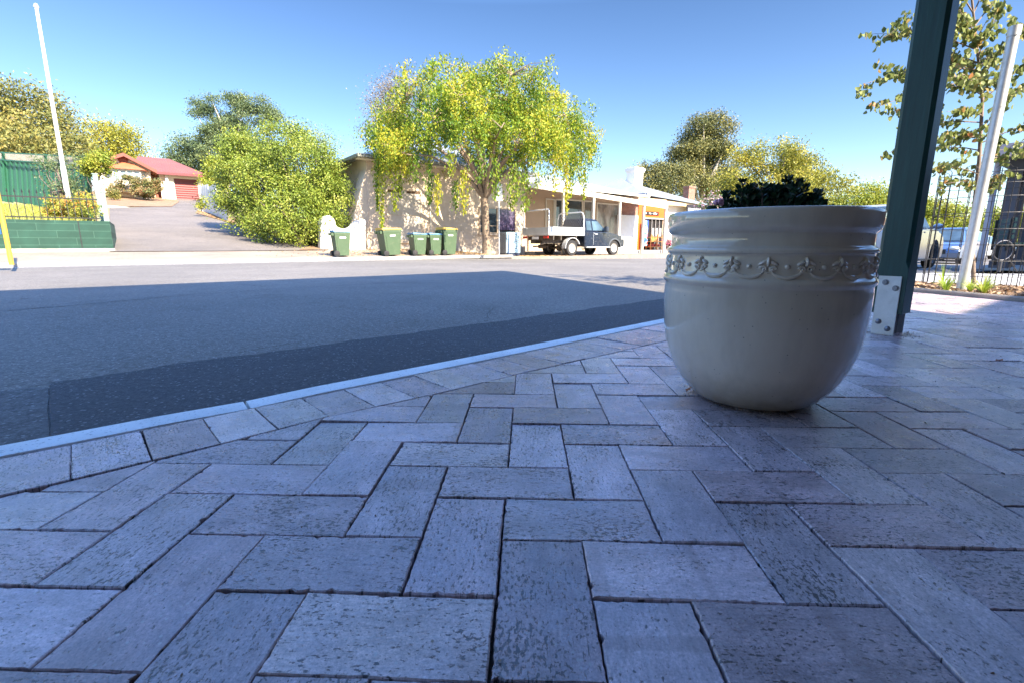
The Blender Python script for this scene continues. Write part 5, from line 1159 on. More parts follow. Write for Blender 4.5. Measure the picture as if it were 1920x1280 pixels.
# green sheet fence with lattice
FA, FB = (-70, 296, 368, 23.0), (170, 312, 404, 18.2); cols = 30
M_gf = simple('green_fence_sheet', (.022, .105, .058), .45, var=.08, scale=1.5, dirt=(.05, .15, .09, .3))
def fpt(f, which):
    x = FA[0] + (FB[0] - FA[0]) * f; Y = FA[3] + (FB[3] - FA[3]) * f; y = FA[which] + (FB[which] - FA[which]) * f; return AT(x, y, Y)
gf = thing('green_fence', 'green steel sheet fence with a cream lattice top on the slope behind the flagpole', 'fence', fpt(1, 2))
off_ = gf.location; m = MB(); n_r = 26; Fd = (fpt(1, 2) - fpt(0, 2)); Fd.z = 0; Fd.normalize(); Fn = Vector((Fd.y, -Fd.x, 0))
prev = None; pts = []
for i in range(n_r):
    for f, o_ in ((0, 0), (.62, 0), (.72, .035), (.90, .035)): pts.append(((i + f) / n_r, o_))
pts.append((1, 0)); vs = []
for f, o_ in pts: vs += [fpt(f, 2) + Vector((0, 0, -.9)) + Fn * o_, fpt(f, 1) + Fn * o_]
m.add(vs, [(2 * i, 2 * i + 2, 2 * i + 3, 2 * i + 1) for i in range(len(pts) - 1)]); m.build('fence_sheet', M_gf, gf, off=off_)
m = MB()
for i in range(n_r * 2): pass
H_l = .30; Lf = (fpt(1, 1) - fpt(0, 1)).length; nl_ = int(Lf / .075)
for i in range(-4, nl_):
    for sl_ in (1, -1):
        a, b = i / nl_, (i + 4) / nl_
        if sl_ < 0: a, b = b, a
        za, zb_ = .03, H_l
        if min(a, b) < 0: continue
        p = fpt(min(a, 1), 1) + Vector((0, 0, za)); q = fpt(min(b, 1), 1) + Vector((0, 0, zb_)); u_ = Vector((0, 0, 1)) * .018; o_ = Fn * (.004 * sl_)
        m.add([p - u_ + o_, q - u_ + o_, q + u_ + o_, p + u_ + o_], [(0, 1, 2, 3)])
m.build('lattice', simple('lattice_cream', (.66, .60, .52), .7), gf, off=off_)
m = MB(); u_ = Vector((0, 0, .03))
for dz in (0.01, H_l): m.tube([fpt(0, 1) + Vector((0, 0, dz)) + Fn * .01, fpt(1, 1) + Vector((0, 0, dz)) + Fn * .01], .03, 4)
m.build('rail', M_gf, gf, off=off_)
for f in (.0, .34, .67, 1.0):
    p = fpt(f, 2) + Fn * .05; q = fpt(f, 1) + Fn * .05 + Vector((0, 0, H_l + .04)); m = MB(); m.tube([p - Vector((0, 0, .9)), q], .05, 4); m.build('fence_post', M_gf, gf, off=off_)
# flagpole
fb_ = AT(130, 385, 17.0); fb_.z = lawn(0, sn(fb_)[1]) - .05; ft = AT(68, 14, 17.0); fl_ = thing('flagpole', 'tall white tapering flagpole behind the iron fence', 'flagpole', fb_); o_ = ft - fb_
m = MB(); m.tube([(0, 0, 0), o_ * .25, o_ * .25 + Vector((0, 0, .01)), o_], [.078, .074, .060, .042], 16); m.build('pole', M_white, fl_, smooth=50)
m = MB(); m.tube([o_, o_ + Vector((0, 0, .03))], .07, 12); m.ball(o_ + Vector((0, 0, .06)), .05); m.build('truck_cap', M_white, fl_, smooth=50); m = MB(); m.box(-.14, .14, -.14, .14, 0, .12); m.build('base', M_conc, fl_); m = MB(); m.tube([(.09, -.03, .9), tuple(o_ + Vector((.07, -.03, -.02)))], .006, 4); m.build('halyard', M_white, fl_)
# yellow pole with blue sign
yp_ = UP(22, 497, .03); yp = thing('yellow_sign_pole', 'bright yellow pole with a blue sign at the left edge of the photo', 'sign', yp_, SA); m = MB(); m.tube([(0, 0, 0), (0, 0, 2.9)], .038, 14); m.build('pole', simple('yellow_paint', (.70, .40, .05), .5, var=.1), yp, smooth=50)
z0 = AT(0, 440, yp_.y).z; z1 = AT(0, 380, yp_.y).z; m = MB(); m.box(-.46, -.055, -.02, .02, z0 - .03, z1 - .03); m.build('sign_panel', simple('blue_sign', (.02, .10, .52), .4), yp, bevel=.006)
# white stepped fence panels right of the drive
pf = [(381, 350, 398), (397, 352, 402), (412, 356, 409), (428, 360, 417)]
wf_ = thing('sheet_fence', 'pale cream steel sheet fence stepping down beside the driveway and hedge', 'fence', GP(404, 406)); M_pf = simple('pale_sheet', (.68, .66, .60), .5, var=.06)
for (x0, yt, yb), (x1, _, yb1) in zip(pf[:-1], pf[1:]):
    a = GP(x0, yb); b = GP(x1, yb1); zt = AT(x0, yt, a.y).z; m = MB(); e_ = (b - a); k = 8; vs = []
    for i in range(k + 1):
        p = a + e_ * (i / k); o_ = Vector((-.03, -.02, 0)) * (i % 2); vs += [Vector((p.x, p.y, p.z - .2)) + o_, Vector((p.x, p.y, zt)) + o_]
    m.add(vs, [(2 * i, 2 * i + 2, 2 * i + 3, 2 * i + 1) for i in range(k)]); m.build('panel', M_pf, wf_, off=wf_.location)
    m = MB(); m.tube([a - Vector((0, 0, .2)), Vector((a.x, a.y, zt + .05))], .05, 4); m.build('post', M_pf, wf_, off=wf_.location)
# small concrete pieces
for lab, px in (('long pale concrete kerb block at the left end of the house garden', [(198, 390), (250, 389), (251, 384), (198, 384)]), ('short pale concrete block below the red tinged shrub', [(258, 371.5), (283, 372), (282, 368.5), (258, 368)])):
    pts = [GP(x, y) for x, y in px]; zb_ = min(p.z for p in pts); m = MB(); m.prism([(p.x, p.y) for p in pts], zb_, min(p.z for p in pts) + .16, 'z'); tag(m.build('kerb_block', M_white), lab, 'kerb block')
# ------------------------------------------------------------ red roofed house
nH = 53.0; h0 = PN(184, 352, nH)[0]; hz = 3.6; Hs = sthing('house', 'cream house with red sheet roof and red garage door atop the driveway', 'house', h0, nH, hz)
def hp2(x, y, n=nH): q = PN(x, y, n); return (q[0] - h0, q[1] - hz)
M_hw = simple('house_wall', (.72, .62, .50), .85, var=.05, scale=.8)
ap, le, re = hp2(231, 288.5, 52.5), hp2(190, 301.5, 52.5), hp2(294, 321, 52.5)
gb = [hp2(184, 365), (hp2(184, 365)[0], le[1] - .1), (ap[0], ap[1] - .25), (hp2(284, 330)[0], re[1] + .3), hp2(284, 375)]
m = MB(); m.prism(gb, 0, 9, 'y'); m.build('wall', M_hw, Hs)
m = MB(); rt = .16; yb_ = 9.4
for (e_, sg_) in ((le, -1), (re, 1)):
    m.add([(ap[0], -.6, ap[1]), (e_[0], -.6, e_[1]), (e_[0], yb_, e_[1]), (ap[0], yb_, ap[1]), (ap[0], -.6, ap[1] - rt), (e_[0], -.6, e_[1] - rt), (e_[0], yb_, e_[1] - rt), (ap[0], yb_, ap[1] - rt)], [(0, 1, 2, 3), (7, 6, 5, 4), (0, 4, 5, 1), (1, 5, 6, 2), (2, 6, 7, 3)])
rh = m.build('roof', M_redroof, Hs)
M_fas = simple('red_fascia', (.22, .048, .03), .5); m = MB()
for e_ in (le, re): m.add([(ap[0], -.66, ap[1] + .05), (e_[0], -.66, e_[1] + .05), (e_[0], -.66, e_[1] - .22), (ap[0], -.66, ap[1] - .22), (ap[0], -.603, ap[1] + .05), (e_[0], -.603, e_[1] + .05), (e_[0], -.603, e_[1] - .22), (ap[0], -.603, ap[1] - .22)], [(0, 1, 2, 3), (7, 6, 5, 4), (0, 4, 5, 1), (3, 2, 6, 7), (1, 5, 6, 2)])
m.build('fascia', M_fas, rh)
nG = 55.0; gl = hp2(305, 326, nG - .6)[0]; gr = hp2(395, 331.5, nG - .6); ez = (hp2(328, 325, nG - .6)[1] + gr[1]) / 2 + .0; y_e = nG - .6 - nH; rdz = hp2(300, 297, 59.5)[1]; r0x = hp2(257, 292, 59.5)[0]; r1x = hp2(318, 303, 59.5)[0]
m = MB(); v = [(re[0] - 1.5, y_e, ez), (gr[0], y_e, ez), (gr[0], y_e + 10, ez), (re[0] - 1.5, y_e + 10, ez), (r0x, 59.5 - nH, rdz), (r1x, 59.5 - nH, rdz)]; m.add(v, [(0, 1, 5, 4), (1, 2, 5), (2, 3, 4, 5), (3, 0, 4), (0, 3, 2, 1)]); rh2 = m.build('roof', M_redroof, Hs)
m = MB(); m.box(re[0] - 1.4, gr[0] + .05, y_e - .12, y_e - .002, ez - .16, ez + .04); m.build('gutter', simple('maroon_gutter', (.16, .03, .035), .4), rh2)
gw0, gw1 = hp2(284, 350)[0], hp2(384, 337, nG)[0]; gd = (hp2(324, 333, nG), hp2(373, 375, nG)); gz0 = hp2(350, 375, nG)[1]; gz1 = (hp2(324, 332.5, nG)[1] + hp2(372, 336.5, nG)[1]) / 2; gx0, gx1 = hp2(326, 350, nG)[0], hp2(373, 350, nG)[0]
yG = nG - nH; m = MB(); m.box(gx0 - 1.0, gx0, yG, yG + .3, gz0 - 1, ez); m.box(gx1, gw1, yG, yG + 8, gz0 - 1, ez); m.box(gx0, gx1, yG, yG + .3, gz1, ez); m.box(gx0, gx1, yG + .5, yG + 8, gz0 - 1, ez); m.box(gw0, gx0 - 1.0, yG + 1.5, yG + 8, gz0 - 1, ez); m.build('wall', M_hw, Hs)
t_ = NT('garage_red'); wv_ = t_.n('ShaderNodeTexWave'); wv_.bands_direction = 'Z'; wv_.inputs['Scale'].default_value = 1.6; t_.l(t_.co('Object'), wv_.inputs['Vector']); t_.col((.15, .026, .026)); t_.bump(wv_.outputs['Fac'], .5, .02); t_.b.inputs['Roughness'].default_value = .45
m = MB(); m.box(gx0, gx1, yG + .2, yG + .3, gz0 - .1, gz1); gdo = m.build('garage_door', t_.m, Hs); ringframe(gx0 - .001, gx1 + .001, gz0, gz1 + .001, yG + .10, yG + .199, .07, None, False).build('frame', M_cream, gdo)
a = hp2(290, 350, nG + 1.4); b = hp2(303, 350, nG + 1.4); m = MB(); m.box(a[0], b[0], yG + 1.42, yG + 1.498, gz0 - .1, hp2(295, 333, nG + 1.4)[1]); m.build('door', simple('brown_door', (.28, .07, .04), .5), Hs)
x_ = hp2(313, 340, nG - .3)[0]; m = MB(); m.box(x_ - .1, x_ + .1, y_e + .3, y_e + .5, gz0, ez); m.build('porch_column', M_white, Hs); m = MB(); m.box(x_ - .25, hp2(326, 350, nG - .2)[0], y_e + .25, y_e + .55, gz0 - .5, hp2(318, 356, nG - .3)[1]); m.build('porch_pier', M_white, Hs)
bw0, bw1 = hp2(211, 320)[0], hp2(262, 324)[0]; bz1 = hp2(236, 320)[1]; bz0 = hp2(236, 341)[1]
m = MB(); m.prism([(bw0 - .4, 0), (bw0, -.7), (bw1, -.7), (bw1 + .4, 0)], bz0 - .9, bz0, 'z'); m.build('bay_wall', M_hw, Hs)
m = MB(); m.prism([(bw0 - .36, 0), (bw0 + .02, -.66), (bw1 - .02, -.66), (bw1 + .36, 0)], bz0 + .001, bz1, 'z'); bwn = m.build('window', glass('house_glass', (.16, .20, .22), .06), Hs)
m = MB()
for f in (0, .25, .5, .75, 1): xx = bw0 + (bw1 - bw0) * f; m.box(xx - .06, xx + .06, -.72, -.66, bz0 + .002, bz1)
m.box(bw0, bw1, -.73, -.661, bz1 - .12, bz1 - .001); m.build('frame', M_white, bwn)
m = MB(); hz1 = hp2(240, 306.5)[1]; m.prism([(bw0 - .7, -.005), (bw0 - .35, -1.0), (bw1 + .35, -1.0), (bw1 + .7, -.005)], bz1 + .002, hz1, 'z', poly2=[(bw0 + .6, -.005), (bw0 + .7, -.15), (bw1 - .5, -.15), (bw1 - .4, -.005)]); m.build('bay_roof', simple('orange_tile', (.42, .13, .06), .6), Hs)
c_ = hp2(231, 300.5); m = MB(); m.lathe([(.0001, 0), (.33, 0), (.33, .05), (.27, .06), (.0001, .06)], 24, M=Matrix.Translation((c_[0], -.002, c_[1])) @ Matrix.Rotation(PI / 2, 4, 'X')); m.build('gable_vent', M_fas, Hs, smooth=40)
# ------------------------------------------------------------ vegetation
G_olive = leafmat('olive_leaf', [(0, (.06, .08, .02)), (.4, (.14, .15, .04)), (.75, (.26, .23, .06)), (1, (.42, .30, .08))], .15)
G_yel = leafmat('yellowing_leaf', [(0, (.09, .11, .025)), (.4, (.23, .24, .035)), (.8, (.42, .37, .05)), (1, (.48, .33, .08))], .25)
G_gum = leafmat('gum_leaf', [(0, (.05, .08, .05)), (.5, (.11, .16, .07)), (1, (.24, .27, .11))], .2)
G_hedge = leafmat('hedge_leaf', [(0, (.055, .09, .014)), (.35, (.14, .20, .025)), (.7, (.27, .32, .045)), (1, (.42, .40, .10))], .18)
G_tall = leafmat('tall_gum_leaf', [(0, (.045, .055, .02)), (.4, (.12, .13, .04)), (.8, (.24, .22, .07)), (1, (.34, .28, .09))], .1)
G_lime = leafmat('lime_leaf', [(0, (.09, .14, .02)), (.4, (.22, .27, .03)), (.8, (.40, .38, .05)), (1, (.50, .38, .08))], .28)
G_main = leafmat('weeping_leaf', [(0, (.04, .095, .012)), (.28, (.10, .19, .016)), (.55, (.24, .31, .022)), (.8, (.44, .40, .03)), (1, (.54, .40, .07))], .32, .5, .55)
G_purp = leafmat('purple_twig', [(0, (.10, .085, .07)), (.5, (.20, .17, .14)), (1, (.32, .28, .16))], .2)
G_red = leafmat('red_green_leaf', [(0, (.06, .09, .03)), (.5, (.17, .18, .06)), (.8, (.34, .22, .10)), (1, (.42, .16, .10))], .25)
def base(x, Y, z=None):
    p = AT(x, 440, Y); p.z = terr(*sn(p)) if z is None else z; return tuple(p)
B_ = pxblob
tree('olive_tree', 'broad brown green tree rising behind the green fence, leftmost', 'tree', base(60, 31), [B_(40, 225, 75, 60, 31), B_(-40, 240, 70, 70, 32), B_(95, 255, 55, 45, 30), B_(30, 190, 50, 32, 31), B_(135, 285, 30, 26, 30), B_(60, 285, 90, 25, 29)], 150, 30000, 1.0, .17, .08, G_olive, .28, M_bark, 'trees on the far hillside', fork=.3, limbs=22)
tree('yellow_tree', 'sparse yellow leaved tree left of the red roof', 'tree', base(190, 62), [B_(190, 262, 34, 34, 62), B_(240, 275, 30, 24, 62), B_(160, 285, 25, 28, 60), B_(215, 250, 30, 20, 62), B_(210, 295, 50, 18, 62)], 90, 12000, 1.5, .26, .14, G_yel, .3, M_bark, 'trees on the far hillside', limbs=20)
tree('lime_shrub', 'bright lime shrub poking over the end of the green fence', 'shrub', base(178, 17.6), [B_(186, 302, 17, 16, 17.4), B_(170, 318, 14, 16, 17.6), B_(190, 316, 14, 10, 17.4)], 26, 3600, .22, .075, .045, G_lime, .035, M_twig, None, limbs=10, inner=.2)
tree('fence_shrub', 'thin dark leafy shrub against the green fence, right of the flagpole', 'shrub', tuple(AT(112, 400, 17.3)), [B_(105, 318, 34, 22, 17.8), B_(140, 345, 24, 24, 17.4), B_(112, 360, 22, 18, 17.3), B_(150, 300, 26, 12, 17.8)], 46, 3000, .30, .07, .035, G_gum, .05, M_twig, None, limbs=24, inner=.1, fork=.2)
tree('flower_shrub', 'low yellow and orange flowering shrub behind the iron fence', 'shrub', tuple(AT(125, 408, 15.2)), [B_(112, 390, 26, 16, 15.2), B_(150, 388, 24, 18, 15.0), B_(170, 396, 14, 12, 14.8), B_(95, 400, 14, 10, 15.2), B_(150, 368, 14, 12, 15.2)], 50, 6000, .18, .055, .04, leafmat('orange_flower_leaf', [(0, (.10, .16, .03)), (.4, (.30, .34, .06)), (.7, (.50, .42, .08)), (.85, (.60, .22, .06)), (1, (.62, .12, .06))], .3, .5, .3), .02, M_twig, None, limbs=14, inner=.1)
tree('gum_tree', 'tall pale limbed gum tree behind the big hedge', 'tree', base(430, 66), [B_(375, 215, 24, 20, 66), B_(425, 195, 42, 22, 66), B_(480, 205, 34, 24, 66), B_(500, 222, 22, 16, 66), B_(400, 232, 30, 20, 65), B_(450, 225, 34, 20, 66), B_(395, 268, 30, 22, 65), B_(440, 262, 40, 24, 66), B_(420, 295, 34, 30, 65)], 58, 30000, 1.15, .24, .11, G_gum, .45, M_palebark, 'trees on the far hillside', limbs=26, inner=.5, flat=.55, fork=.25)
tree('gum_tree', 'smaller grey green gum between the red roof and the tall gum', 'tree', base(352, 70), [B_(345, 275, 26, 20, 70), B_(370, 290, 26, 24, 70), B_(330, 295, 20, 16, 70), B_(400, 300, 24, 24, 70), B_(350, 308, 44, 14, 70)], 60, 11000, 1.5, .28, .13, G_gum, .3, M_bark, 'trees on the far hillside', limbs=10)
tree('feathery_tree', 'thin wispy tree whose twigs show above the right of the hedge', 'tree', base(600, 27), [B_(600, 262, 26, 26, 27), B_(575, 255, 20, 18, 27), B_(618, 285, 14, 22, 27)], 40, 1900, .6, .10, .035, G_hedge, .07, M_twig, None, limbs=30, inner=.1)
hd_ = thing('big_hedge', 'huge rounded light green hedge shrub filling the right side of the driveway', 'hedge', base(560, 19.5))
Hb_ = [B_(470, 300, 55, 52, 22), B_(530, 270, 55, 36, 21.5), B_(440, 350, 38, 50, 23), B_(510, 350, 62, 70, 20.5), B_(575, 330, 62, 66, 20), B_(600, 380, 58, 62, 19.6), B_(555, 410, 62, 46, 19.0), B_(625, 345, 28, 40, 20.2), B_(480, 400, 40, 34, 20.6), B_(450, 285, 32, 30, 22.5), B_(620, 430, 24, 24, 19.6)]
Hb_ += [B_(440, 400, 30, 34, 21), B_(500, 430, 36, 26, 19.4), B_(455, 330, 40, 50, 22)]; cl = blob_clumps(Hb_, 640, .6); n = 84000; ci = rng.integers(0, len(cl), n); P = cl[ci] + rng.normal(size=(n, 3)) * .18; cv = rng.random(len(cl)); gz = np.array([terr(*sn(Vector(p))) for p in cl])
ok = P[:, 2] > gz[ci] + .02; P = P[ok]; ci = ci[ok]; leafcloud('foliage', P, randdir(len(P), (0, 0, .3)), .085 * (.7 + .6 * rng.random(len(P))), .05, G_hedge, hd_, hd_.location, cv[ci])
m = MB()
for k in rng.choice(len(cl), 60, replace=False): e_ = Vector(cl[k]); b0 = Vector(hd_.location) + Vector((random.gauss(0, .5), random.gauss(.6, .5), 0)); m.tube([b0, b0.lerp(e_, .5) + Vector((0, 0, .3)), e_], [.05, .03, .01], 5)
m.build('stem', M_twig, hd_, smooth=60, off=hd_.location)
tree('bare_tree', 'grey purple half bare tree showing left of the weeping street tree', 'tree', base(735, 38), [B_(730, 165, 34, 26, 38), B_(705, 215, 34, 34, 38), B_(690, 250, 26, 22, 38), B_(760, 190, 50, 50, 38), B_(740, 250, 40, 30, 38)], 120, 8500, 1.0, .14, .05, G_purp, .25, M_twig, None, limbs=70, inner=.2, fork=.3)
tree('garden_shrub', 'red tinged leafy shrub in front of the porch of the red roofed house', 'shrub', tuple(GP(275, 371)), [B_(262, 350, 24, 15, 41), B_(290, 348, 15, 14, 41), B_(248, 336, 12, 9, 41), B_(272, 362, 24, 9, 40.5)], 50, 6000, .35, .14, .09, G_red, .08, M_twig, 'shrubs in front of the house', limbs=12, inner=.1)
tree('garden_shrub', 'thin scraggly shrub below the bay window of the red roofed house', 'shrub', tuple(GP(225, 371)), [B_(215, 352, 13, 12, 41), B_(228, 345, 10, 12, 41), B_(205, 362, 10, 10, 40)], 26, 1300, .35, .13, .07, G_red, .05, M_twig, 'shrubs in front of the house', limbs=18, inner=.1)
tree('garden_shrub', 'little olive shrub at the left end of the house garden bed', 'shrub', tuple(GP(214, 374)), [B_(214, 368, 7, 7, 38)], 10, 900, .3, .12, .07, G_olive, .03, M_twig, 'shrubs in front of the house', limbs=6, inner=.1)
tree('garden_shrub', 'small lime shrub at the top end of the pale sheet fence', 'shrub', tuple(GP(377, 397)), [B_(378, 383, 6, 14, 29), B_(392, 348, 10, 12, 36)], 12, 1500, .3, .10, .07, G_lime, .03, M_twig, 'shrubs in front of the house', limbs=6, inner=.1)
tree('lime_tree', 'yellow green bushy tree behind the pale sheet fence', 'tree', base(398, 44), [B_(395, 335, 14, 18, 44), B_(410, 320, 16, 22, 44)], 30, 5000, .7, .17, .1, G_lime, .12, M_bark, 'trees on the far hillside', limbs=8)
# trees right of the cottage
tree('tall_gum_tree', 'tall dark conical gum tree above the cottage roof', 'tree', base(1315, 62, -.1), [B_(1322, 235, 36, 28, 62), B_(1300, 265, 42, 34, 62), B_(1345, 270, 36, 34, 62), B_(1290, 300, 44, 30, 62), B_(1345, 310, 42, 36, 62), B_(1315, 345, 52, 30, 62), B_(1262, 290, 18, 16, 62), B_(1370, 340, 30, 30, 62)], 110, 46000, 1.2, .25, .11, G_tall, .5, M_palebark, 'trees beyond the cottage', limbs=30, inner=.45, fork=.3)
tree('olive_tree', 'low olive green tree directly behind the white chimney', 'tree', base(1240, 55, -.1), [B_(1230, 328, 34, 22, 55), B_(1265, 330, 30, 26, 55), B_(1205, 322, 16, 12, 55), B_(1240, 350, 50, 20, 55)], 70, 14000, 1.0, .22, .10, G_tall, .3, M_bark, 'trees beyond the cottage', limbs=10)
tree('yellow_street_tree', 'big yellow green street tree behind the cream pot', 'tree', base(1460, 40, -.1), [B_(1400, 325, 50, 40, 40), B_(1450, 300, 58, 34, 40), B_(1510, 320, 56, 36, 40), B_(1480, 355, 90, 36, 40), B_(1550, 350, 38, 34, 40), B_(1385, 360, 36, 30, 40)], 170, 34000, .85, .17, .085, G_yel, .28, M_bark, 'trees beyond the cottage', limbs=40, inner=.35)
tree('yellow_street_tree', 'lime green street tree just left of the green post', 'tree', base(1620, 46, -.1), [B_(1600, 378, 34, 26, 46), B_(1640, 375, 38, 26, 46), B_(1670, 385, 40, 28, 46), B_(1560, 388, 30, 18, 46)], 80, 15000, .95, .19, .10, G_lime, .25, M_bark, 'trees beyond the cottage', limbs=16)
tree('yellow_street_tree', 'dense lime green tree between the green post and the wire guard', 'tree', base(1760, 44, -.1), [B_(1750, 405, 36, 26, 44), B_(1785, 412, 30, 26, 44), B_(1740, 430, 44, 18, 44), B_(1720, 410, 30, 22, 44)], 70, 16000, .9, .19, .10, G_lime, .25, M_bark, 'trees beyond the cottage', limbs=12)
tree('yellow_street_tree', 'darker lime tree seen through the right half of the wire guard', 'tree', base(1850, 42, -.1), [B_(1840, 428, 30, 22, 42), B_(1870, 415, 26, 30, 42), B_(1910, 420, 34, 30, 42), B_(1815, 440, 24, 12, 42)], 60, 12000, .9, .18, .10, G_lime, .2, M_bark, 'trees beyond the cottage', limbs=12)
# fill of low greenery far away so no bare horizon shows
def backrow(x0, x1, Y, yt, yb, lab, mat, n):
    bl = [B_(x, (yt + yb) / 2 + random.gauss(0, 3), 40, (yb - yt) / 2, Y) for x in range(x0, x1, 55)]; b = base((x0 + x1) / 2, Y)
    return tree('hedge_row', lab, 'hedge', b, bl, n // 120, n, 2.0, .5, .28, mat, .1, M_bark, None, limbs=0, nolimb=True, inner=.1)
backrow(-60, 200, 75, 290, 330, 'distant olive greenery behind the leftmost tree and green fence', G_olive, 9000)
backrow(1330, 1660, 90, 405, 458, 'long low band of distant lime greenery behind the cream pot', G_lime, 9000)
backrow(1660, 1990, 90, 428, 462, 'long low band of distant greenery behind the parked cars', G_lime, 9000)
# ------------------------------------------------------------ the weeping street tree
tb_ = Vector(S(PN(913, 474, 17.1)[0], 17.1, 0)); tb_.z = terr(*sn(tb_)) - .02; wt = thing('weeping_street_tree', 'large weeping yellow green street tree at the far kerb behind the bins', 'tree', tb_)
Yt = tb_.y; m = MB(); fork = AT(908, 372, Yt); m.tube([tb_ + Vector((0, 0, -.05)), tb_ + Vector((0, 0, .12)), tb_.lerp(fork, .3), tb_.lerp(fork, .75), fork], [.27, .20, .165, .155, .17], 12)
limbs = []
ends = [(760, 190, -1.5), (800, 150, 1.5), (860, 125, -1), (900, 115, 1), (960, 140, -1.8), (1020, 175, 1), (1060, 215, -1), (735, 240, 1), (1085, 260, .5), (860, 180, -2.8), (960, 200, 2.6), (820, 230, -3), (1000, 260, -3), (880, 220, 3.2), (760, 290, -2), (1040, 300, -1.8), (940, 240, -3.4)]
for x, y, dy in ends:
    e_ = AT(x, y, Yt + dy); st = fork + Vector((random.gauss(0, .05), random.gauss(0, .05), random.random() * .1)); m1 = st.lerp(e_, .35) + Vector((0, 0, .55)); m2 = st.lerp(e_, .7) + Vector((0, 0, .45)); limbs.append((st, m1, m2, e_)); m.tube([st, st.lerp(m1, .5) + Vector((0, 0, .1)), m1, m2, e_], [.085, .07, .055, .035, .012], 7)
# crown shell sample points
cx, cz, Rx, Rz = AT(893, 300, Yt).x, AT(905, 275, Yt).z, 4.2, AT(905, 124, Yt).z - AT(905, 275, Yt).z
prof_l = lambda q: 1.0 + .07 * math.sin(3 * q + 1) + .06 * math.sin(5 * q) + .05 * math.sin(9 * q + 2)
starts = []; hubs = []
for i in range(215):
    q = random.random() * 2 * PI; ph = math.asin(random.random() ** .85) if random.random() < .86 else -random.random() * .16; rr_ = (.42 + .56 * random.random() ** .5) * prof_l(q) * (1 + .06 * math.sin(11 * q + 5 * ph))
    hubs.append((Vector((cx + Rx * rr_ * math.cos(ph) * math.cos(q), Yt + Rx * .9 * rr_ * math.cos(ph) * math.sin(q), cz + Rz * rr_ * math.sin(ph))), ph, rr_, random.random()))
for h_ in hubs:
    for k in range(random.randint(4, 9)): starts.append((h_[0] + Vector((random.gauss(0, .34), random.gauss(0, .34), random.gauss(0, .22))), h_[1], h_[2], h_[3]))
P = []; Q = []; CV = []; tw = 0
for p, ph, rr_, hv in starts:
    lim = random.choice(limbs)[1 + random.randrange(3)]
    best = min((l[k] for l in limbs for k in (1, 2, 3)), key=lambda v_: (v_ - p).length_squared)
    if tw < 330 : m.tube([best, best.lerp(p, .5) + Vector((0, 0, .15)), p], [.018, .012, .005], 4); tw += 1
    low_ = max(0, .5 - ph) ; ln = .25 + random.random() * (.35 + .55 * low_) ; 
    out = Vector((p.x - cx, p.y - Yt, 0)); out = out.normalized() if out.length > .1 else Vector((0, 0, 0)); cvv = min(1, max(0, hv * .8 + random.gauss(.08, .12)))
    drift = out * .30 + Vector((random.gauss(0, .12), random.gauss(0, .12), 0)); steps = int(ln / .052)
    for k in range(steps):
        f = k / steps; c = p + drift * math.sqrt(f + .02) * ln * .8 + Vector((0, 0, .10 * (1 - f) - ln * f ** 1.15)); 
        for j in range(8 if f < .6 else 6):
            w_ = .15 * (1 - .55 * f); P.append((c.x + random.gauss(0, w_), c.y + random.gauss(0, w_), c.z + random.gauss(0, .06))); Q.append((random.gauss(0, .8), random.gauss(0, .8), -.8)); CV.append(min(1, max(0, cvv + random.gauss(0, .08))))
# long hanging curtains at the rim
for (x, y0, y1, dy, wd) in [(708, 270, 395, -1.2, 5), (740, 290, 400, -1.8, 8), (716, 300, 440, -1.6, 5), (805, 310, 385, -3, 6), (820, 330, 400, -3.2, 5), (690, 230, 330, .5, 8), (720, 250, 350, 1, 10), (870, 320, 400, -3.3, 8), (855, 340, 395, -2.6, 6), (965, 310, 380, -3.4, 12), (985, 330, 398, -3.2, 10), (960, 340, 395, -2.5, 9), (1070, 250, 370, -.6, 8), (1088, 240, 345, .5, 8), (1040, 290, 362, -2, 10), (1062, 300, 400, -1.6, 4), (1105, 230, 300, 0, 8), (1010, 280, 352, -2.6, 12), (760, 240, 335, -2, 12), (900, 270, 345, -3.6, 10), (1095, 320, 375, 0, 5), (780, 290, 345, -2.5, 8), (930, 300, 372, -3.4, 8), (845, 260, 330, -3.4, 8), (750, 330, 370, -1.8, 5), (1115, 262, 285, .2, 6)]:
    a_ = AT(x, y0, Yt + dy); b_ = AT(x, y1, Yt + dy); ln = a_.z - b_.z; st = int(ln / .035); cvv = random.random()
    for k in range(st):
        f = k / st; w_ = wd * Yt / 915 * (.5 + .7 * math.sin(PI * min(1, f * 1.15)) ) * .6; c = a_.lerp(b_, f)
        for j in range(7): P.append((c.x + random.gauss(0, w_), c.y + random.gauss(0, w_), c.z + random.gauss(0, .05))); Q.append((random.gauss(0, .4), random.gauss(0, .4), -1)); CV.append(min(1, max(0, cvv + random.gauss(0, .1))))
P = np.array(P); print('weeping leaves', len(P)); leafcloud('crown', P, np.array(Q), .108 * (.7 + .6 * rng.random(len(P))), .047 * (.7 + .6 * rng.random(len(P))), G_main, wt, tb_, np.array(CV))
m.build('trunk', simple('street_bark', (.27, .20, .14), .9, var=.3, scale=7, bump=.8, bscale=22, stretch=(1, 1, .25), dirt=(.48, .36, .22, .5)), wt, smooth=60, off=tb_)
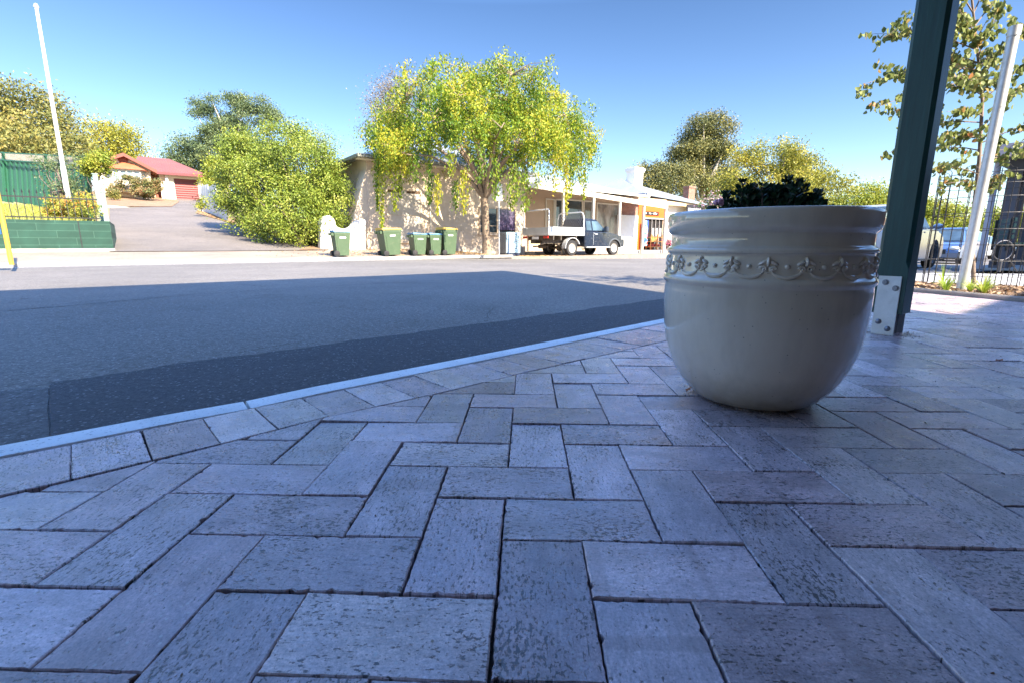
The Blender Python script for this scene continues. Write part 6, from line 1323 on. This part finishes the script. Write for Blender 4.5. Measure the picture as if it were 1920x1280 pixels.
# leaf litter under it
P = []
for i in range(2600):
    s = sn(tb_)[0] + random.gauss(0, 3.2); n = 16.5 + abs(random.gauss(1.2, 1.0)); n = min(n, 19.3); P.append(tuple(S(s, n, terr(s, n) + .012)))
tag(leafcloud('leaf_litter', np.array(P), randdir(len(P)) * np.array([1, 1, .1]), .07, .035, leafmat('litter_leaf', [(0, (.16, .09, .04)), (.6, (.42, .26, .12)), (1, (.60, .42, .18))], 0, .9)), kind='stuff')
P = []
for i in range(1500):
    f = random.random(); x = 300 + 320 * f; y = 452 + 22 * f if False else np.interp(x, [372, 470, 530, 590, 620], [401, 434, 448, 461, 470]) - 1 - 4 * random.random(); P.append(tuple(GP(max(372, x), float(y)) + Vector((0, 0, .05))))
tag(leafcloud('hedge_litter', np.array(P), randdir(len(P)) * np.array([1, 1, .1]), .08, .04, MATS['litter_leaf']), kind='stuff')
# ------------------------------------------------------------ light, sky, camera
sc = bpy.context.scene
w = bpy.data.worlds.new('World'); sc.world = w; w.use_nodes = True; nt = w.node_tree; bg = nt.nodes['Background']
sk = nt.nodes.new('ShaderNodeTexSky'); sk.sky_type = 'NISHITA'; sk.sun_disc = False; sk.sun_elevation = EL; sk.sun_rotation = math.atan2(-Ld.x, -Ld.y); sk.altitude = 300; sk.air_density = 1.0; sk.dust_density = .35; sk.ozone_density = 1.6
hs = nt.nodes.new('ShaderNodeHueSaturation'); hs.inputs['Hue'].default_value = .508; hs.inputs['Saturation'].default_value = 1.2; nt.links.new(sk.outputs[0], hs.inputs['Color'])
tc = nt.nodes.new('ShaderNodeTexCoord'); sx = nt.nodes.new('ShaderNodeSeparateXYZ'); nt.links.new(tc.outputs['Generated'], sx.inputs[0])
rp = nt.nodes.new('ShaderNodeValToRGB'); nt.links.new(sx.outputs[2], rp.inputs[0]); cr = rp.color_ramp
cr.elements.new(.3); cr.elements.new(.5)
for e_, (p_, v_) in zip(cr.elements, [(0, .36), (.12, .28), (.40, .21), (.58, 1.0)]): e_.position = p_; e_.color = (v_, v_, v_, 1)  # made-up gain by height: low sky dimmed, high sky kept bright to lift shade
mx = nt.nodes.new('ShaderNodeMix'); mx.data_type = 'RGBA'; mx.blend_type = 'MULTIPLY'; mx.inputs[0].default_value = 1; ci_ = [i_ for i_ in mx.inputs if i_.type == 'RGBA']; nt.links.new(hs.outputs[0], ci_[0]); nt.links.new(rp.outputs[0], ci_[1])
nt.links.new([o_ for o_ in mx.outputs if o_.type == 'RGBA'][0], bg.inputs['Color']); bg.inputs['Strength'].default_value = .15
sd = bpy.data.lights.new('sun', 'SUN'); sd.energy = 2.7; sd.angle = math.radians(.5); sd.color = (1.0, .88, .70); so = bpy.data.objects.new('sun', sd); C.objects.link(so)
dv = Vector((Ld.x * math.cos(EL), Ld.y * math.cos(EL), -math.sin(EL))); so.rotation_euler = dv.to_track_quat('-Z', 'Y').to_euler(); so.location = (20, -20, 30)
cd = bpy.data.cameras.new('camera'); cd.sensor_width = 36; cd.lens = F / 1920 * 36; cd.clip_start = .02; cd.clip_end = 3000; co = bpy.data.objects.new('camera', cd); C.objects.link(co); co.location = (0, 0, EYE); co.rotation_euler = (PI / 2 - PIT, 0, 0); sc.camera = co
cd.dof.use_dof = True; cd.dof.focus_distance = 1.45; cd.dof.aperture_fstop = 14
sc.view_settings.view_transform = 'Standard'; sc.view_settings.look = 'None'; sc.view_settings.exposure = 2.75; sc.view_settings.gamma = 1
sc.render.resolution_x = 1024; sc.render.resolution_y = 682
